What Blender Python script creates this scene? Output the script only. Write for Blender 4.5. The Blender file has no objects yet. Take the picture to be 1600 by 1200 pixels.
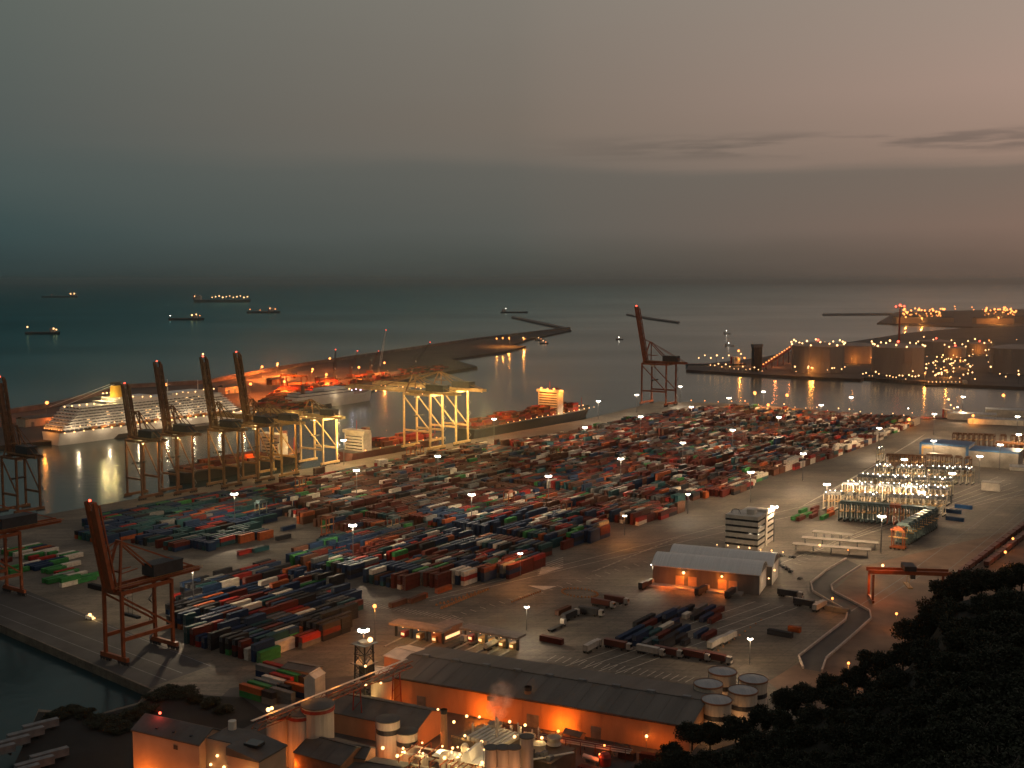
import bpy, bmesh, math, random
from mathutils import Vector, Matrix, noise as mnoise
rnd = random.Random(11)
R = math.radians
S = bpy.context.scene
C = S.collection

# ------------------------------------------------------------------ camera
F, HZ, H = 1800.0, 435.0, 170.0
PITCH = math.atan((600 - HZ) / F)
cam_d = bpy.data.cameras.new('camera')
cam = bpy.data.objects.new('camera', cam_d); C.objects.link(cam)
cam.location = (0, 0, H); cam.rotation_euler = (math.pi / 2 - PITCH, 0, 0)
cam_d.sensor_width = 36.0; cam_d.lens = 36.0 * F / 1600
cam_d.clip_start = 1.0; cam_d.clip_end = 200000
S.camera = cam
S.view_settings.view_transform = 'Standard'; S.view_settings.look = 'None'
S.view_settings.exposure = 0.0; S.view_settings.gamma = 1.0
S.render.engine = 'CYCLES'
S.cycles.use_denoising = True
S.cycles.max_bounces = 4; S.cycles.diffuse_bounces = 2; S.cycles.glossy_bounces = 2
S.cycles.volume_bounces = 0; S.cycles.transparent_max_bounces = 6
S.cycles.sample_clamp_indirect = 1.5; S.cycles.sample_clamp_direct = 0
S.cycles.caustics_reflective = False; S.cycles.caustics_refractive = False

def ray(px, py):
    u = (px - 800) / F; v = (600 - py) / F
    return Vector((u, math.cos(PITCH) + v * math.sin(PITCH), -math.sin(PITCH) + v * math.cos(PITCH)))
def G(px, py, z=0.0):
    d = ray(px, py); t = (z - H) / d.z
    return Vector((d.x * t, d.y * t, z))
def D(px, py, dist):
    d = ray(px, py); t = dist / d.y
    return Vector((d.x * t, d.y * t, H + d.z * t))
_a = ray(2050, HZ); A = Vector((_a.x, _a.y)).normalized()     # along the container rows
B = Vector((A.y, -A.x))                                        # across them, towards the right
RZA = math.atan2(A.y, A.x)
RZB = math.atan2(B.y, B.x)
def A3(k): return Vector((A.x * k, A.y * k, 0))
def B3(k): return Vector((B.x * k, B.y * k, 0))

# ------------------------------------------------------------------ sky
W = bpy.data.worlds.new('World'); S.world = W; W.use_nodes = True
nt = W.node_tree; N = nt.nodes; L = nt.links; N.clear()
def nd(t, tree=None, **k):
    n = (tree or nt).nodes.new(t)
    for a, b in k.items(): setattr(n, a, b)
    return n
def srgb(c): return tuple(((v / 255) / 12.92 if v / 255 <= .04045 else (((v / 255) + .055) / 1.055) ** 2.4) for v in c) + (1.0,)
tc = nd('ShaderNodeTexCoord'); sx = nd('ShaderNodeSeparateXYZ'); L.new(tc.outputs['Generated'], sx.inputs[0])
def M(op, a, b=None, c=None, clamp=False):
    n = nd('ShaderNodeMath', operation=op, use_clamp=clamp)
    for i, v in enumerate((a, b, c)):
        if v is None: continue
        if isinstance(v, (int, float)): n.inputs[i].default_value = v
        else: L.new(v, n.inputs[i])
    return n.outputs[0]
az = M('DIVIDE', sx.outputs['X'], M('MAXIMUM', sx.outputs['Y'], .05))
cmb = nd('ShaderNodeCombineXYZ')
L.new(M('MULTIPLY', az, 5.0), cmb.inputs[0]); L.new(M('MULTIPLY', sx.outputs['Z'], 60.0), cmb.inputs[1])
cn = nd('ShaderNodeTexNoise'); cn.inputs['Scale'].default_value = 1.0; cn.inputs['Detail'].default_value = 6; cn.inputs['Roughness'].default_value = .55
L.new(cmb.outputs[0], cn.inputs['Vector'])
cmb2 = nd('ShaderNodeCombineXYZ')
L.new(M('MULTIPLY', az, 2.2), cmb2.inputs[0]); L.new(M('MULTIPLY', sx.outputs['Z'], 9.0), cmb2.inputs[1])
cn2 = nd('ShaderNodeTexNoise'); cn2.inputs['Scale'].default_value = 1.3; cn2.inputs['Detail'].default_value = 4
L.new(cmb2.outputs[0], cn2.inputs['Vector'])
elev = M('ADD', sx.outputs['Z'], M('MULTIPLY', M('SUBTRACT', cn2.outputs['Fac'], .5), .022))
elev = M('ADD', elev, M('MULTIPLY', M('SUBTRACT', cn.outputs['Fac'], .5), .012))
elev = M('ADD', elev, 0.1)                                     # ramp coordinate: 0.1 is the horizon
def ramp(stops):
    r = nd('ShaderNodeValToRGB'); cr = r.color_ramp
    while len(cr.elements) < len(stops): cr.elements.new(0.5)
    for e, (p, c) in zip(cr.elements, stops): e.position = p; e.color = srgb(c)
    L.new(elev, r.inputs[0]); return r.outputs[0]
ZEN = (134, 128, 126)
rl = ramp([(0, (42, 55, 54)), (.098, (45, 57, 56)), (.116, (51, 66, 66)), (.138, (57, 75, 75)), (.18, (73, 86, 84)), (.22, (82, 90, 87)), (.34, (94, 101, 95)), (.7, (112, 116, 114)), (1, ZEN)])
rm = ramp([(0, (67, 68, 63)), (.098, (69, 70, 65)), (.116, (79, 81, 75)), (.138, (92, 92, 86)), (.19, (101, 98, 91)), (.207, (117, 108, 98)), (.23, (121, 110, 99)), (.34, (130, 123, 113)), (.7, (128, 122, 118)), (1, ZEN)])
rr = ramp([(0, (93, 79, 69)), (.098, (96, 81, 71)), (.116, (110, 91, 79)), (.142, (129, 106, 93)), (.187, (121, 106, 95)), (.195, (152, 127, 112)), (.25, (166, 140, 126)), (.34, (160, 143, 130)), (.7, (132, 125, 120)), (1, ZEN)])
def mixc(f, a, b):
    n = nd('ShaderNodeMix', data_type='RGBA'); L.new(a, n.inputs[6]); L.new(b, n.inputs[7])
    if isinstance(f, (int, float)): n.inputs[0].default_value = f
    else: L.new(f, n.inputs[0])
    return n.outputs[2]
def smooth(v, lo, hi):
    n = nd('ShaderNodeMapRange', interpolation_type='SMOOTHSTEP'); L.new(v, n.inputs[0]); n.inputs[1].default_value = lo; n.inputs[2].default_value = hi
    return n.outputs[0]
f1 = nd('ShaderNodeMapRange'); L.new(az, f1.inputs[0]); f1.inputs[1].default_value = -.46; f1.inputs[2].default_value = .04
f2 = nd('ShaderNodeMapRange'); L.new(az, f2.inputs[0]); f2.inputs[1].default_value = 0.0; f2.inputs[2].default_value = .44
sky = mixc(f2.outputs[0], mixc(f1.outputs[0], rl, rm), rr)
# thin dark cloud streaks
win = M('MULTIPLY', smooth(sx.outputs['Z'], .096, .106), M('SUBTRACT', 1.0, smooth(sx.outputs['Z'], .112, .124)))
st = M('MULTIPLY', M('MULTIPLY', win, smooth(az, -.05, .25)), smooth(cn.outputs['Fac'], .42, .56))
dark = nd('ShaderNodeMix', data_type='RGBA', blend_type='MULTIPLY'); dark.inputs[0].default_value = 1
L.new(sky, dark.inputs[6]); dark.inputs[7].default_value = (.62, .65, .68, 1)
sky = mixc(M('MULTIPLY', st, .95), sky, dark.outputs[2])
nish = nd('ShaderNodeTexSky', sky_type='NISHITA'); nish.sun_disc = False
nish.sun_elevation = R(-3); nish.sun_rotation = R(75); nish.dust_density = 4
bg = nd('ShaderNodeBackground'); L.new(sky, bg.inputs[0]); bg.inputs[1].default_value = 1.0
bg2 = nd('ShaderNodeBackground'); L.new(nish.outputs[0], bg2.inputs[0]); bg2.inputs[1].default_value = .05
add = nd('ShaderNodeAddShader'); L.new(bg.outputs[0], add.inputs[0]); L.new(bg2.outputs[0], add.inputs[1])
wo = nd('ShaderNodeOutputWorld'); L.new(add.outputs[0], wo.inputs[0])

# the last glow of the sun that has set on the right
sd = bpy.data.lights.new('sun', 'SUN'); sd.energy = .06; sd.angle = R(40); sd.color = (1, .72, .5)
so = bpy.data.objects.new('sun', sd); C.objects.link(so); so.rotation_euler = (R(78), 0, R(75))

# ------------------------------------------------------------------ helpers
class MB:
    def __init__(s): s.v = []; s.f = []; s.m = []
    def face(s, pts, mi=0):
        n = len(s.v); s.v += [tuple(p) for p in pts]; s.f.append(tuple(range(n, n + len(pts)))); s.m.append(mi)
    def hexa(s, p, mi=0):                     # 8 points: bottom ring, top ring
        n = len(s.v); s.v += [tuple(q) for q in p]
        for q in ((3, 2, 1, 0), (4, 5, 6, 7), (0, 1, 5, 4), (1, 2, 6, 5), (2, 3, 7, 6), (3, 0, 4, 7)):
            s.f.append(tuple(n + i for i in q)); s.m.append(mi)
    def box(s, x0, x1, y0, y1, z0, z1, mi=0):
        s.hexa([(x0, y0, z0), (x1, y0, z0), (x1, y1, z0), (x0, y1, z0), (x0, y0, z1), (x1, y0, z1), (x1, y1, z1), (x0, y1, z1)], mi); return s
    def bar(s, p, q, w, h=None, mi=0):
        p = Vector(p); q = Vector(q); h = h or w; d = (q - p)
        if d.length < 1e-6: return s
        d.normalize(); up = Vector((0, 0, 1)) if abs(d.z) < .97 else Vector((0, 1, 0))
        r = d.cross(up).normalized() * (w / 2); u = r.cross(d).normalized() * (h / 2)
        s.hexa([p - r - u, p + r - u, q + r - u, q - r - u, p - r + u, p + r + u, q + r + u, q - r + u], mi); return s
    def lathe(s, prof, x=0, y=0, n=16, mi=0, cap=True):
        b = len(s.v)
        for r, z in prof:
            for i in range(n):
                t = 2 * math.pi * i / n; s.v.append((x + r * math.cos(t), y + r * math.sin(t), z))
        for k in range(len(prof) - 1):
            for i in range(n):
                j = (i + 1) % n
                s.f.append((b + k * n + i, b + k * n + j, b + (k + 1) * n + j, b + (k + 1) * n + i)); s.m.append(mi)
        if cap:
            s.f.append(tuple(b + i for i in reversed(range(n)))); s.m.append(mi)
            e = b + (len(prof) - 1) * n; s.f.append(tuple(e + i for i in range(n))); s.m.append(mi)
        return s
    def cyl(s, x, y, z0, z1, r, n=14, mi=0): return s.lathe([(r, z0), (r, z1)], x, y, n, mi)
    def tube(s, p, q, r, n=8, mi=0):
        p = Vector(p); q = Vector(q); d = (q - p).normalized(); up = Vector((0, 0, 1)) if abs(d.z) < .97 else Vector((0, 1, 0))
        a = d.cross(up).normalized(); c = a.cross(d); b = len(s.v)
        for o in (p, q):
            for i in range(n):
                t = 2 * math.pi * i / n; s.v.append(tuple(o + (a * math.cos(t) + c * math.sin(t)) * r))
        for i in range(n):
            j = (i + 1) % n; s.f.append((b + i, b + j, b + n + j, b + n + i)); s.m.append(mi)
        s.f.append(tuple(b + i for i in reversed(range(n)))); s.m.append(mi); s.f.append(tuple(b + n + i for i in range(n))); s.m.append(mi)
        return s
    def ball(s, c, r, n=8, mi=0, sz=1):
        s.lathe([(max(.01, r * math.sin(math.pi * k / (n // 2))), c[2] - r * sz * math.cos(math.pi * k / (n // 2))) for k in range(n // 2 + 1)], c[0], c[1], n, mi, False); return s
    def prism(s, poly, z0, z1, mi=0, top=None):
        n = len(poly); b = len(s.v)
        s.v += [(p[0], p[1], z0) for p in poly] + [(p[0], p[1], z1) for p in poly]
        for i in range(n):
            j = (i + 1) % n; s.f.append((b + i, b + j, b + n + j, b + n + i)); s.m.append(mi)
        s.f.append(tuple(b + n + i for i in range(n))); s.m.append(mi if top is None else top)
        s.f.append(tuple(b + i for i in reversed(range(n)))); s.m.append(mi)
        return s
    def extx(s, prof, x0, x1, mi=0):          # (y,z) outline pushed along x
        n = len(prof); b = len(s.v)
        s.v += [(x0, p[0], p[1]) for p in prof] + [(x1, p[0], p[1]) for p in prof]
        for i in range(n):
            j = (i + 1) % n; s.f.append((b + i, b + j, b + n + j, b + n + i)); s.m.append(mi)
        s.f.append(tuple(b + n + i for i in range(n))); s.m.append(mi); s.f.append(tuple(b + i for i in reversed(range(n)))); s.m.append(mi)
        return s
    def mesh(s, name, mats, smooth=False):
        me = bpy.data.meshes.new(name); me.from_pydata(s.v, [], s.f)
        for m in (mats if isinstance(mats, (list, tuple)) else [mats]): me.materials.append(m)
        me.polygons.foreach_set('material_index', s.m)
        if smooth: me.polygons.foreach_set('use_smooth', [True] * len(s.f))
        me.update(); return me
    def build(s, name, mats, parent=None, loc=None, rz=0, smooth=False):
        o = bpy.data.objects.new(name, s.mesh(name, mats, smooth)); C.objects.link(o)
        if parent: o.parent = parent
        if loc is not None: o.location = loc
        if rz: o.rotation_euler = (0, 0, rz)
        return o
def tag(o, label=None, cat=None, group=None, kind=None):
    if label: o['label'] = label
    if cat: o['category'] = cat
    if group: o['group'] = group
    if kind: o['kind'] = kind
    return o
def thing(name, label, cat, loc=(0, 0, 0), rz=0, group=None, sc=1):
    o = bpy.data.objects.new(name, None); C.objects.link(o); o.location = loc; o.rotation_euler = (0, 0, rz); o.scale = (sc, sc, sc)
    o.empty_display_size = .5
    return tag(o, label, cat, group)
KIDS = {}
def kids(o): return [c for c in bpy.data.objects if c.parent == o]
def tree_of(o): return (o, [tree_of(c) for c in kids(o)])
def copy_tree(t, parent=None):
    o, ch = t; c = o.copy(); C.objects.link(c)
    if parent: c.parent = parent
    for x in ch: copy_tree(x, c)
    return c
def dup(t, loc, rz, label, group=None, sc=None):
    c = copy_tree(t); c.location = loc; c.rotation_euler = (0, 0, rz); c['label'] = label
    if group: c['group'] = group
    if sc: c.scale = (sc, sc, sc)
    return c
def part_copy(o, parent, loc, rz=None):
    c = o.copy(); C.objects.link(c); c.parent = parent; c.location = loc
    if rz is not None: c.rotation_euler = (0, 0, rz)
    return c

# ------------------------------------------------------------------ materials
def pm(name, col, rough=.8, var=.35, scale=.15, metal=0.0, bump=0.0, streak=(1, 1, 1), col2=None, spec=.3):
    m = bpy.data.materials.new(name); m.use_nodes = True; t = m.node_tree; b = t.nodes['Principled BSDF']
    b.inputs['Roughness'].default_value = rough; b.inputs['Metallic'].default_value = metal; b.inputs['Specular IOR Level'].default_value = spec
    tcn = t.nodes.new('ShaderNodeTexCoord'); mp = t.nodes.new('ShaderNodeMapping'); mp.inputs['Scale'].default_value = streak
    t.links.new(tcn.outputs['Object'], mp.inputs[0])
    nz = t.nodes.new('ShaderNodeTexNoise'); nz.inputs['Scale'].default_value = scale; nz.inputs['Detail'].default_value = 5; nz.inputs['Roughness'].default_value = .6
    t.links.new(mp.outputs[0], nz.inputs['Vector'])
    mr = t.nodes.new('ShaderNodeMapRange'); mr.inputs[1].default_value = .3; mr.inputs[2].default_value = .7; t.links.new(nz.outputs['Fac'], mr.inputs[0])
    mx = t.nodes.new('ShaderNodeMix'); mx.data_type = 'RGBA'; t.links.new(mr.outputs[0], mx.inputs[0])
    c2 = col2 or tuple(c * (1 - var) for c in col); c1 = col if col2 else tuple(min(1, c * (1 + var * .6)) for c in col)
    mx.inputs[6].default_value = (*c2, 1); mx.inputs[7].default_value = (*c1, 1)
    t.links.new(mx.outputs[2], b.inputs['Base Color'])
    if bump:
        bp = t.nodes.new('ShaderNodeBump'); bp.inputs['Strength'].default_value = bump; t.links.new(nz.outputs['Fac'], bp.inputs['Height']); t.links.new(bp.outputs[0], b.inputs['Normal'])
    return m
def em(name, col, strength, sample=False):
    m = bpy.data.materials.new(name); m.use_nodes = True; t = m.node_tree; t.nodes.clear()
    e = t.nodes.new('ShaderNodeEmission'); e.inputs[0].default_value = (*col, 1); e.inputs[1].default_value = strength
    o = t.nodes.new('ShaderNodeOutputMaterial'); t.links.new(e.outputs[0], o.inputs[0])
    m.cycles.emission_sampling = 'AUTO' if sample else 'NONE'
    return m
WARM = (1, .76, .49); SODIUM = (1, .33, .05); ORANGE = (1, .22, .02); YELL = (1, .62, .22); RED = (1, .05, .03)
E_white = em('lamp_white', (1, .88, .72), 14); E_warm = em('lamp_warm', (1, .52, .2), 4.5); E_sod = em('lamp_sodium', (1, .3, .07), 4.5)
E_red = em('lamp_red', (1, .08, .04), 7); E_win = em('lit_window', (1, .6, .25), 1.6); E_blue = em('lamp_violet', (.75, .7, 1), 9)
X_conc = pm('concrete', (.30, .27, .23), .9, .4, .1); X_white = pm('white_paint', (.72, .69, .63), .5, .15, .2); X_cream = pm('cream_plaster', (.55, .49, .40), .8, .25, .2)
X_dark = pm('dark_steel', (.03, .03, .033), .6, .4, .4); X_grey = pm('grey_steel', (.14, .14, .14), .6, .4, .3); X_black = pm('rubber', (.012, .012, .012), .8)
X_orange = pm('orange_crane_paint', (.24, .06, .018), .5, .35, .3); X_yellow = pm('yellow_crane_paint', (.48, .28, .09), .55, .35, .3)
X_brown = pm('brown_crane_paint', (.16, .07, .03), .6, .35, .3); X_roof = pm('metal_roof', (.26, .26, .26), .45, .3, .08, .2, streak=(6, .4, 1)); X_rdark = pm('dark_roof', (.085, .078, .07), .8, .35, .12)
X_glass = pm('dark_glass', (.015, .018, .02), .15, .1, 1, spec=.6); X_teal = pm('teal_steel', (.06, .10, .105), .5, .3, .3); X_red = pm('red_paint', (.30, .03, .02), .5, .3, .3)
X_blue = pm('blue_paint', (.03, .10, .22), .5, .3, .3); X_hull = pm('dark_hull', (.02, .018, .018), .5, .4, .1); X_rust = pm('rust_hull', (.11, .03, .02), .6, .4, .1)
X_wall = pm('pale_cladding', (.42, .33, .24), .8, .25, .3, streak=(1, 1, .2)); X_silo = pm('silo_concrete', (.5, .42, .33), .85, .25, .25, streak=(2, 2, .25)); X_brick = pm('brick_wall', (.24, .11, .06), .9, .3, .5)

def lamp(parent, loc, col, power, r=.5, name='lamp_light', spot=None, ies=False):
    l = bpy.data.lights.new(name, 'SPOT' if spot else 'POINT'); l.energy = power; l.color = col; l.shadow_soft_size = r
    if spot: l.spot_size = R(spot); l.spot_blend = .6
    o = bpy.data.objects.new(name, l); C.objects.link(o); o.location = loc
    if parent: o.parent = parent
    if ies:
        l.use_nodes = True; t = l.node_tree; e = t.nodes['Emission']; i = t.nodes.new('ShaderNodeTexIES'); i.mode = 'INTERNAL'; i.ies = IES; i.inputs['Strength'].default_value = 1
        t.links.new(i.outputs['Fac'], e.inputs['Strength'])
    return o
# photometry of a wide-throwing high-mast floodlight head
IES = bpy.data.texts.new('floodlight.ies')
_ang = list(range(0, 91, 5))
_cd = [min(1 / max(math.cos(R(a)), .05) ** 2, 9) * (1 if a <= 75 else max(0, (90 - a) / 15)) for a in _ang]
IES.write('IESNA:LM-63-1995\nTILT=NONE\n1 1000 1 %d 1 1 2 0.5 0.5 0.1\n1 1 100\n%s\n0\n%s\n' % (len(_ang), ' '.join('%.1f' % a for a in _ang), ' '.join('%.2f' % (c * 100) for c in _cd)))
MPOW = 0.047; HAZE = 0.000062

# ------------------------------------------------------------------ the setting: sea, land, hill
X_sea = pm('sea_water', (.003, .024, .03), .22, .3, .004, bump=0, spec=.5)
t = X_sea.node_tree; pb_ = t.nodes['Principled BSDF']; csrc = pb_.inputs['Base Color'].links[0].from_socket; out_ = t.nodes['Material Output']
tcn = t.nodes.new('ShaderNodeTexCoord')
n1 = t.nodes.new('ShaderNodeTexNoise'); n1.inputs['Scale'].default_value = .09; n1.inputs['Detail'].default_value = 5; t.links.new(tcn.outputs['Object'], n1.inputs['Vector'])
bp = t.nodes.new('ShaderNodeBump'); bp.inputs['Strength'].default_value = .2; bp.inputs['Distance'].default_value = 1.2; t.links.new(n1.outputs['Fac'], bp.inputs['Height'])
df = t.nodes.new('ShaderNodeBsdfDiffuse'); t.links.new(csrc, df.inputs[0]); gl = t.nodes.new('ShaderNodeBsdfGlossy'); gl.inputs['Roughness'].default_value = .2; gl.inputs[0].default_value = (.72, .93, .95, 1)
t.links.new(bp.outputs[0], gl.inputs['Normal']); t.links.new(bp.outputs[0], df.inputs['Normal'])
fr_ = t.nodes.new('ShaderNodeFresnel'); fr_.inputs[0].default_value = 1.33
ml_ = t.nodes.new('ShaderNodeMath'); ml_.operation = 'MULTIPLY'; 
# sea sheen painted by a mask: dim teal to seaward, bright towards the basin
sp_ = t.nodes.new('ShaderNodeSeparateXYZ'); t.links.new(tcn.outputs['Object'], sp_.inputs[0])
_p0 = G(0, 649); _p1 = G(890, 514); _dn = (_p1 - _p0).normalized(); _nn = Vector((_dn.y, -_dn.x))
def mth(op, a_, b_):
    q = t.nodes.new('ShaderNodeMath'); q.operation = op
    for i_, v_ in enumerate((a_, b_)):
        if isinstance(v_, (int, float)): q.inputs[i_].default_value = v_
        else: t.links.new(v_, q.inputs[i_])
    return q.outputs[0]
sg_ = mth('ADD', mth('ADD', mth('MULTIPLY', sp_.outputs[0], _nn.x), mth('MULTIPLY', sp_.outputs[1], _nn.y)), -(_p0.x * _nn.x + _p0.y * _nn.y))
sg_ = mth('DIVIDE', sg_, mth('MAXIMUM', sp_.outputs[1], 900.0))
cm_ = t.nodes.new('ShaderNodeMapRange'); cm_.interpolation_type = 'SMOOTHSTEP'; cm_.inputs[1].default_value = -.60; cm_.inputs[2].default_value = .12; t.links.new(sg_, cm_.inputs[0])
fm_ = t.nodes.new('ShaderNodeMapRange'); fm_.inputs[3].default_value = .33; fm_.inputs[4].default_value = .95; t.links.new(cm_.outputs[0], fm_.inputs[0])
tm_ = t.nodes.new('ShaderNodeMix'); tm_.data_type = 'RGBA'; t.links.new(cm_.outputs[0], tm_.inputs[0]); tm_.inputs[6].default_value = (.30, .9, 1, 1); tm_.inputs[7].default_value = (.9, .93, .9, 1); t.links.new(tm_.outputs[2], gl.inputs[0])

mpw_ = t.nodes.new('ShaderNodeMapping'); mpw_.inputs['Scale'].default_value = (.0007, .0016, 1); t.links.new(tcn.outputs['Object'], mpw_.inputs[0])
n4 = t.nodes.new('ShaderNodeTexNoise'); n4.inputs['Scale'].default_value = 1; n4.inputs['Detail'].default_value = 5; t.links.new(mpw_.outputs[0], n4.inputs['Vector'])
wp_ = t.nodes.new('ShaderNodeMapRange'); wp_.inputs[1].default_value = .35; wp_.inputs[2].default_value = .65; wp_.inputs[3].default_value = .84; wp_.inputs[4].default_value = 1.12; t.links.new(n4.outputs['Fac'], wp_.inputs[0])
t.links.new(mth('MULTIPLY', fm_.outputs[0], wp_.outputs[0]), ml_.inputs[1]); t.links.new(fr_.outputs[0], ml_.inputs[0])   # Fresnel sheen scaled by that mask and by random patches
ms = t.nodes.new('ShaderNodeMixShader'); t.links.new(ml_.outputs[0], ms.inputs[0]); t.links.new(df.outputs[0], ms.inputs[1]); t.links.new(gl.outputs[0], ms.inputs[2]); t.links.new(ms.outputs[0], out_.inputs[0])
mb = MB(); mb.face([(-22000, -600, 0), (22000, -600, 0), (22000, 36000, 0), (-22000, 36000, 0)])
tag(mb.build('sea', X_sea, loc=(0, 0, -4)), kind='structure')

def slab(name, pts, z, mat, z0=-9.0, kind='structure'):
    bm = bmesh.new(); vs = [bm.verts.new((p[0], p[1], z)) for p in pts]; f = bm.faces.new(vs)
    f.normal_update()
    if f.normal.z < 0: f.normal_flip()
    if z0 is not None:
        r = bmesh.ops.extrude_face_region(bm, geom=[f]); nv = [v for v in r['geom'] if isinstance(v, bmesh.types.BMVert)]
        # the copied face becomes the top; the first ring goes down
        for v in vs: v.co.z = z0
    bmesh.ops.triangulate(bm, faces=[q for q in bm.faces if len(q.verts) > 4])
    bmesh.ops.recalc_face_normals(bm, faces=bm.faces)
    me = bpy.data.meshes.new(name); bm.to_mesh(me); bm.free(); me.materials.append(mat)
    o = bpy.data.objects.new(name, me); C.objects.link(o)
    if kind: o['kind'] = kind
    return o
def P(*pts, z=0): return [G(x, y, z) for x, y in pts]

X_yard = pm('yard_concrete', (.15, .122, .090), .75, .45, .03, bump=.05, streak=(1, 1, 1))
# wear and stains of the yard at a second, finer scale, drawn out along the lanes
t = X_yard.node_tree; b = t.nodes['Principled BSDF']; src = b.inputs['Base Color'].links[0].from_socket
tcn = t.nodes.new('ShaderNodeTexCoord'); mp = t.nodes.new('ShaderNodeMapping'); mp.inputs['Rotation'].default_value = (0, 0, -RZA); mp.inputs['Scale'].default_value = (.02, .35, 1)
n2 = t.nodes.new('ShaderNodeTexNoise'); n2.inputs['Scale'].default_value = 1; n2.inputs['Detail'].default_value = 6
t.links.new(tcn.outputs['Object'], mp.inputs[0]); t.links.new(mp.outputs[0], n2.inputs['Vector'])
mr = t.nodes.new('ShaderNodeMapRange'); mr.inputs[1].default_value = .35; mr.inputs[2].default_value = .68; mr.inputs[3].default_value = .72; mr.inputs[4].default_value = 1.15; t.links.new(n2.outputs['Fac'], mr.inputs[0])
mx = t.nodes.new('ShaderNodeMix'); mx.data_type = 'RGBA'; mx.blend_type = 'MULTIPLY'; mx.inputs[0].default_value = 1; t.links.new(src, mx.inputs[6]); t.links.new(mr.outputs[0], mx.inputs[7]); t.links.new(mx.outputs[2], b.inputs['Base Color'])
# concrete slabs: thin joints and slabs of slightly different age
mp2 = t.nodes.new('ShaderNodeMapping'); mp2.inputs['Rotation'].default_value = (0, 0, -RZA); t.links.new(tcn.outputs['Object'], mp2.inputs[0])
bk = t.nodes.new('ShaderNodeTexBrick'); bk.inputs['Scale'].default_value = 1; bk.inputs['Brick Width'].default_value = 24; bk.inputs['Row Height'].default_value = 9; bk.inputs['Mortar Size'].default_value = .18; bk.inputs['Mortar Smooth'].default_value = .3; bk.inputs['Bias'].default_value = 0
bk.inputs['Color1'].default_value = (.8, .8, .8, 1); bk.inputs['Color2'].default_value = (1.12, 1.1, 1.08, 1); bk.inputs['Mortar'].default_value = (.55, .52, .5, 1); t.links.new(mp2.outputs[0], bk.inputs[0])
mx2 = t.nodes.new('ShaderNodeMix'); mx2.data_type = 'RGBA'; mx2.blend_type = 'MULTIPLY'; mx2.inputs[0].default_value = .8; t.links.new(mx.outputs[2], mx2.inputs[6]); t.links.new(bk.outputs[0], mx2.inputs[7])
n3 = t.nodes.new('ShaderNodeTexNoise'); n3.inputs['Scale'].default_value = .45; n3.inputs['Detail'].default_value = 8; n3.inputs['Roughness'].default_value = .7; t.links.new(tcn.outputs['Object'], n3.inputs[0])
mr3 = t.nodes.new('ShaderNodeMapRange'); mr3.inputs[1].default_value = .36; mr3.inputs[2].default_value = .52; mr3.inputs[3].default_value = .62; mr3.inputs[4].default_value = 1.0; t.links.new(n3.outputs['Fac'], mr3.inputs[0])
mx3 = t.nodes.new('ShaderNodeMix'); mx3.data_type = 'RGBA'; mx3.blend_type = 'MULTIPLY'; mx3.inputs[0].default_value = 1; t.links.new(mx2.outputs[2], mx3.inputs[6]); t.links.new(mr3.outputs[0], mx3.inputs[7]); t.links.new(mx3.outputs[2], b.inputs['Base Color'])
X_asph = pm('asphalt', (.055, .05, .047), .85, .35, .08); X_dirt = pm('red_earth', (.17, .105, .07), .95, .45, .05, bump=.1); X_far = pm('far_land', (.085, .07, .06), .9, .5, .01)
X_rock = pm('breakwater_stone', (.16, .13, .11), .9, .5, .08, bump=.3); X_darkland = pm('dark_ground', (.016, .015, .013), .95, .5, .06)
quayA0 = G(60, 806); qa = Vector((quayA0.x, quayA0.y))
corner = qa - A * 178
slab('terminal_ground', [corner.to_3d(), quayA0] + P((915, 655), (1030, 627), (1180, 632), (1400, 653), (1445, 650), (1640, 640), (2400, 640)) +
     [Vector((900, 500, 0)), Vector((700, 120, 0)), Vector((-160, 120, 0))] + P((-60, 1420), (60, 1108), (150, 1116), (215, 1098), (236, 1077), (0, 976)), 0, X_yard)
# quayside of the near berth: dark apron with rails
slab('quay_apron', P((-190, 900), (0, 975), (235, 1074), (330, 1040), (20, 914), (-150, 860)), .03, X_asph, None)
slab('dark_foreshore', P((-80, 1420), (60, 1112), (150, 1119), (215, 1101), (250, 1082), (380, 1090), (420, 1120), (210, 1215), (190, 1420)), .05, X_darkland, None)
slab('plant_ground', P((205, 1225), (360, 1075), (560, 1055), (640, 1080), (1100, 1170), (1100, 1420), (190, 1420)), .03, X_asph, None)
slab('red_earth_ground', P((1200, 1065), (1365, 965), (1300, 925), (1345, 885), (1640, 815), (1900, 800), (1500, 1200), (1240, 1100)), .03, X_dirt, None)
# winding service road with low parapets
rl_ = [(1322, 874), (1290, 893), (1267, 912), (1270, 925), (1296, 941), (1325, 957), (1321, 970), (1285, 998), (1248, 1027), (1255, 1045)]
rr_ = [(1345, 885), (1318, 902), (1299, 916), (1301, 925), (1330, 940), (1359, 956), (1361, 968), (1328, 998), (1291, 1030), (1284, 1050)]
slab('road', P(*rl_) + P(*reversed(rr_)), .06, X_asph, None)
X_kerb = pm('pale_parapet', (.42, .33, .27), .85, .25, .3)
for nm, line, lab in (('parapet_wall', rl_, 'low pale parapet along the warehouse side of the winding dark road'), ('parapet_wall', rr_, 'low pale parapet along the gantry side of the winding dark road')):
    mb = MB(); pts = P(*line)
    for p, q in zip(pts, pts[1:]): mb.bar(p + Vector((0, 0, .6)), q + Vector((0, 0, .6)), .7, 1.2)
    tag(mb.build(nm, X_kerb), lab, 'parapet')
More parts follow.
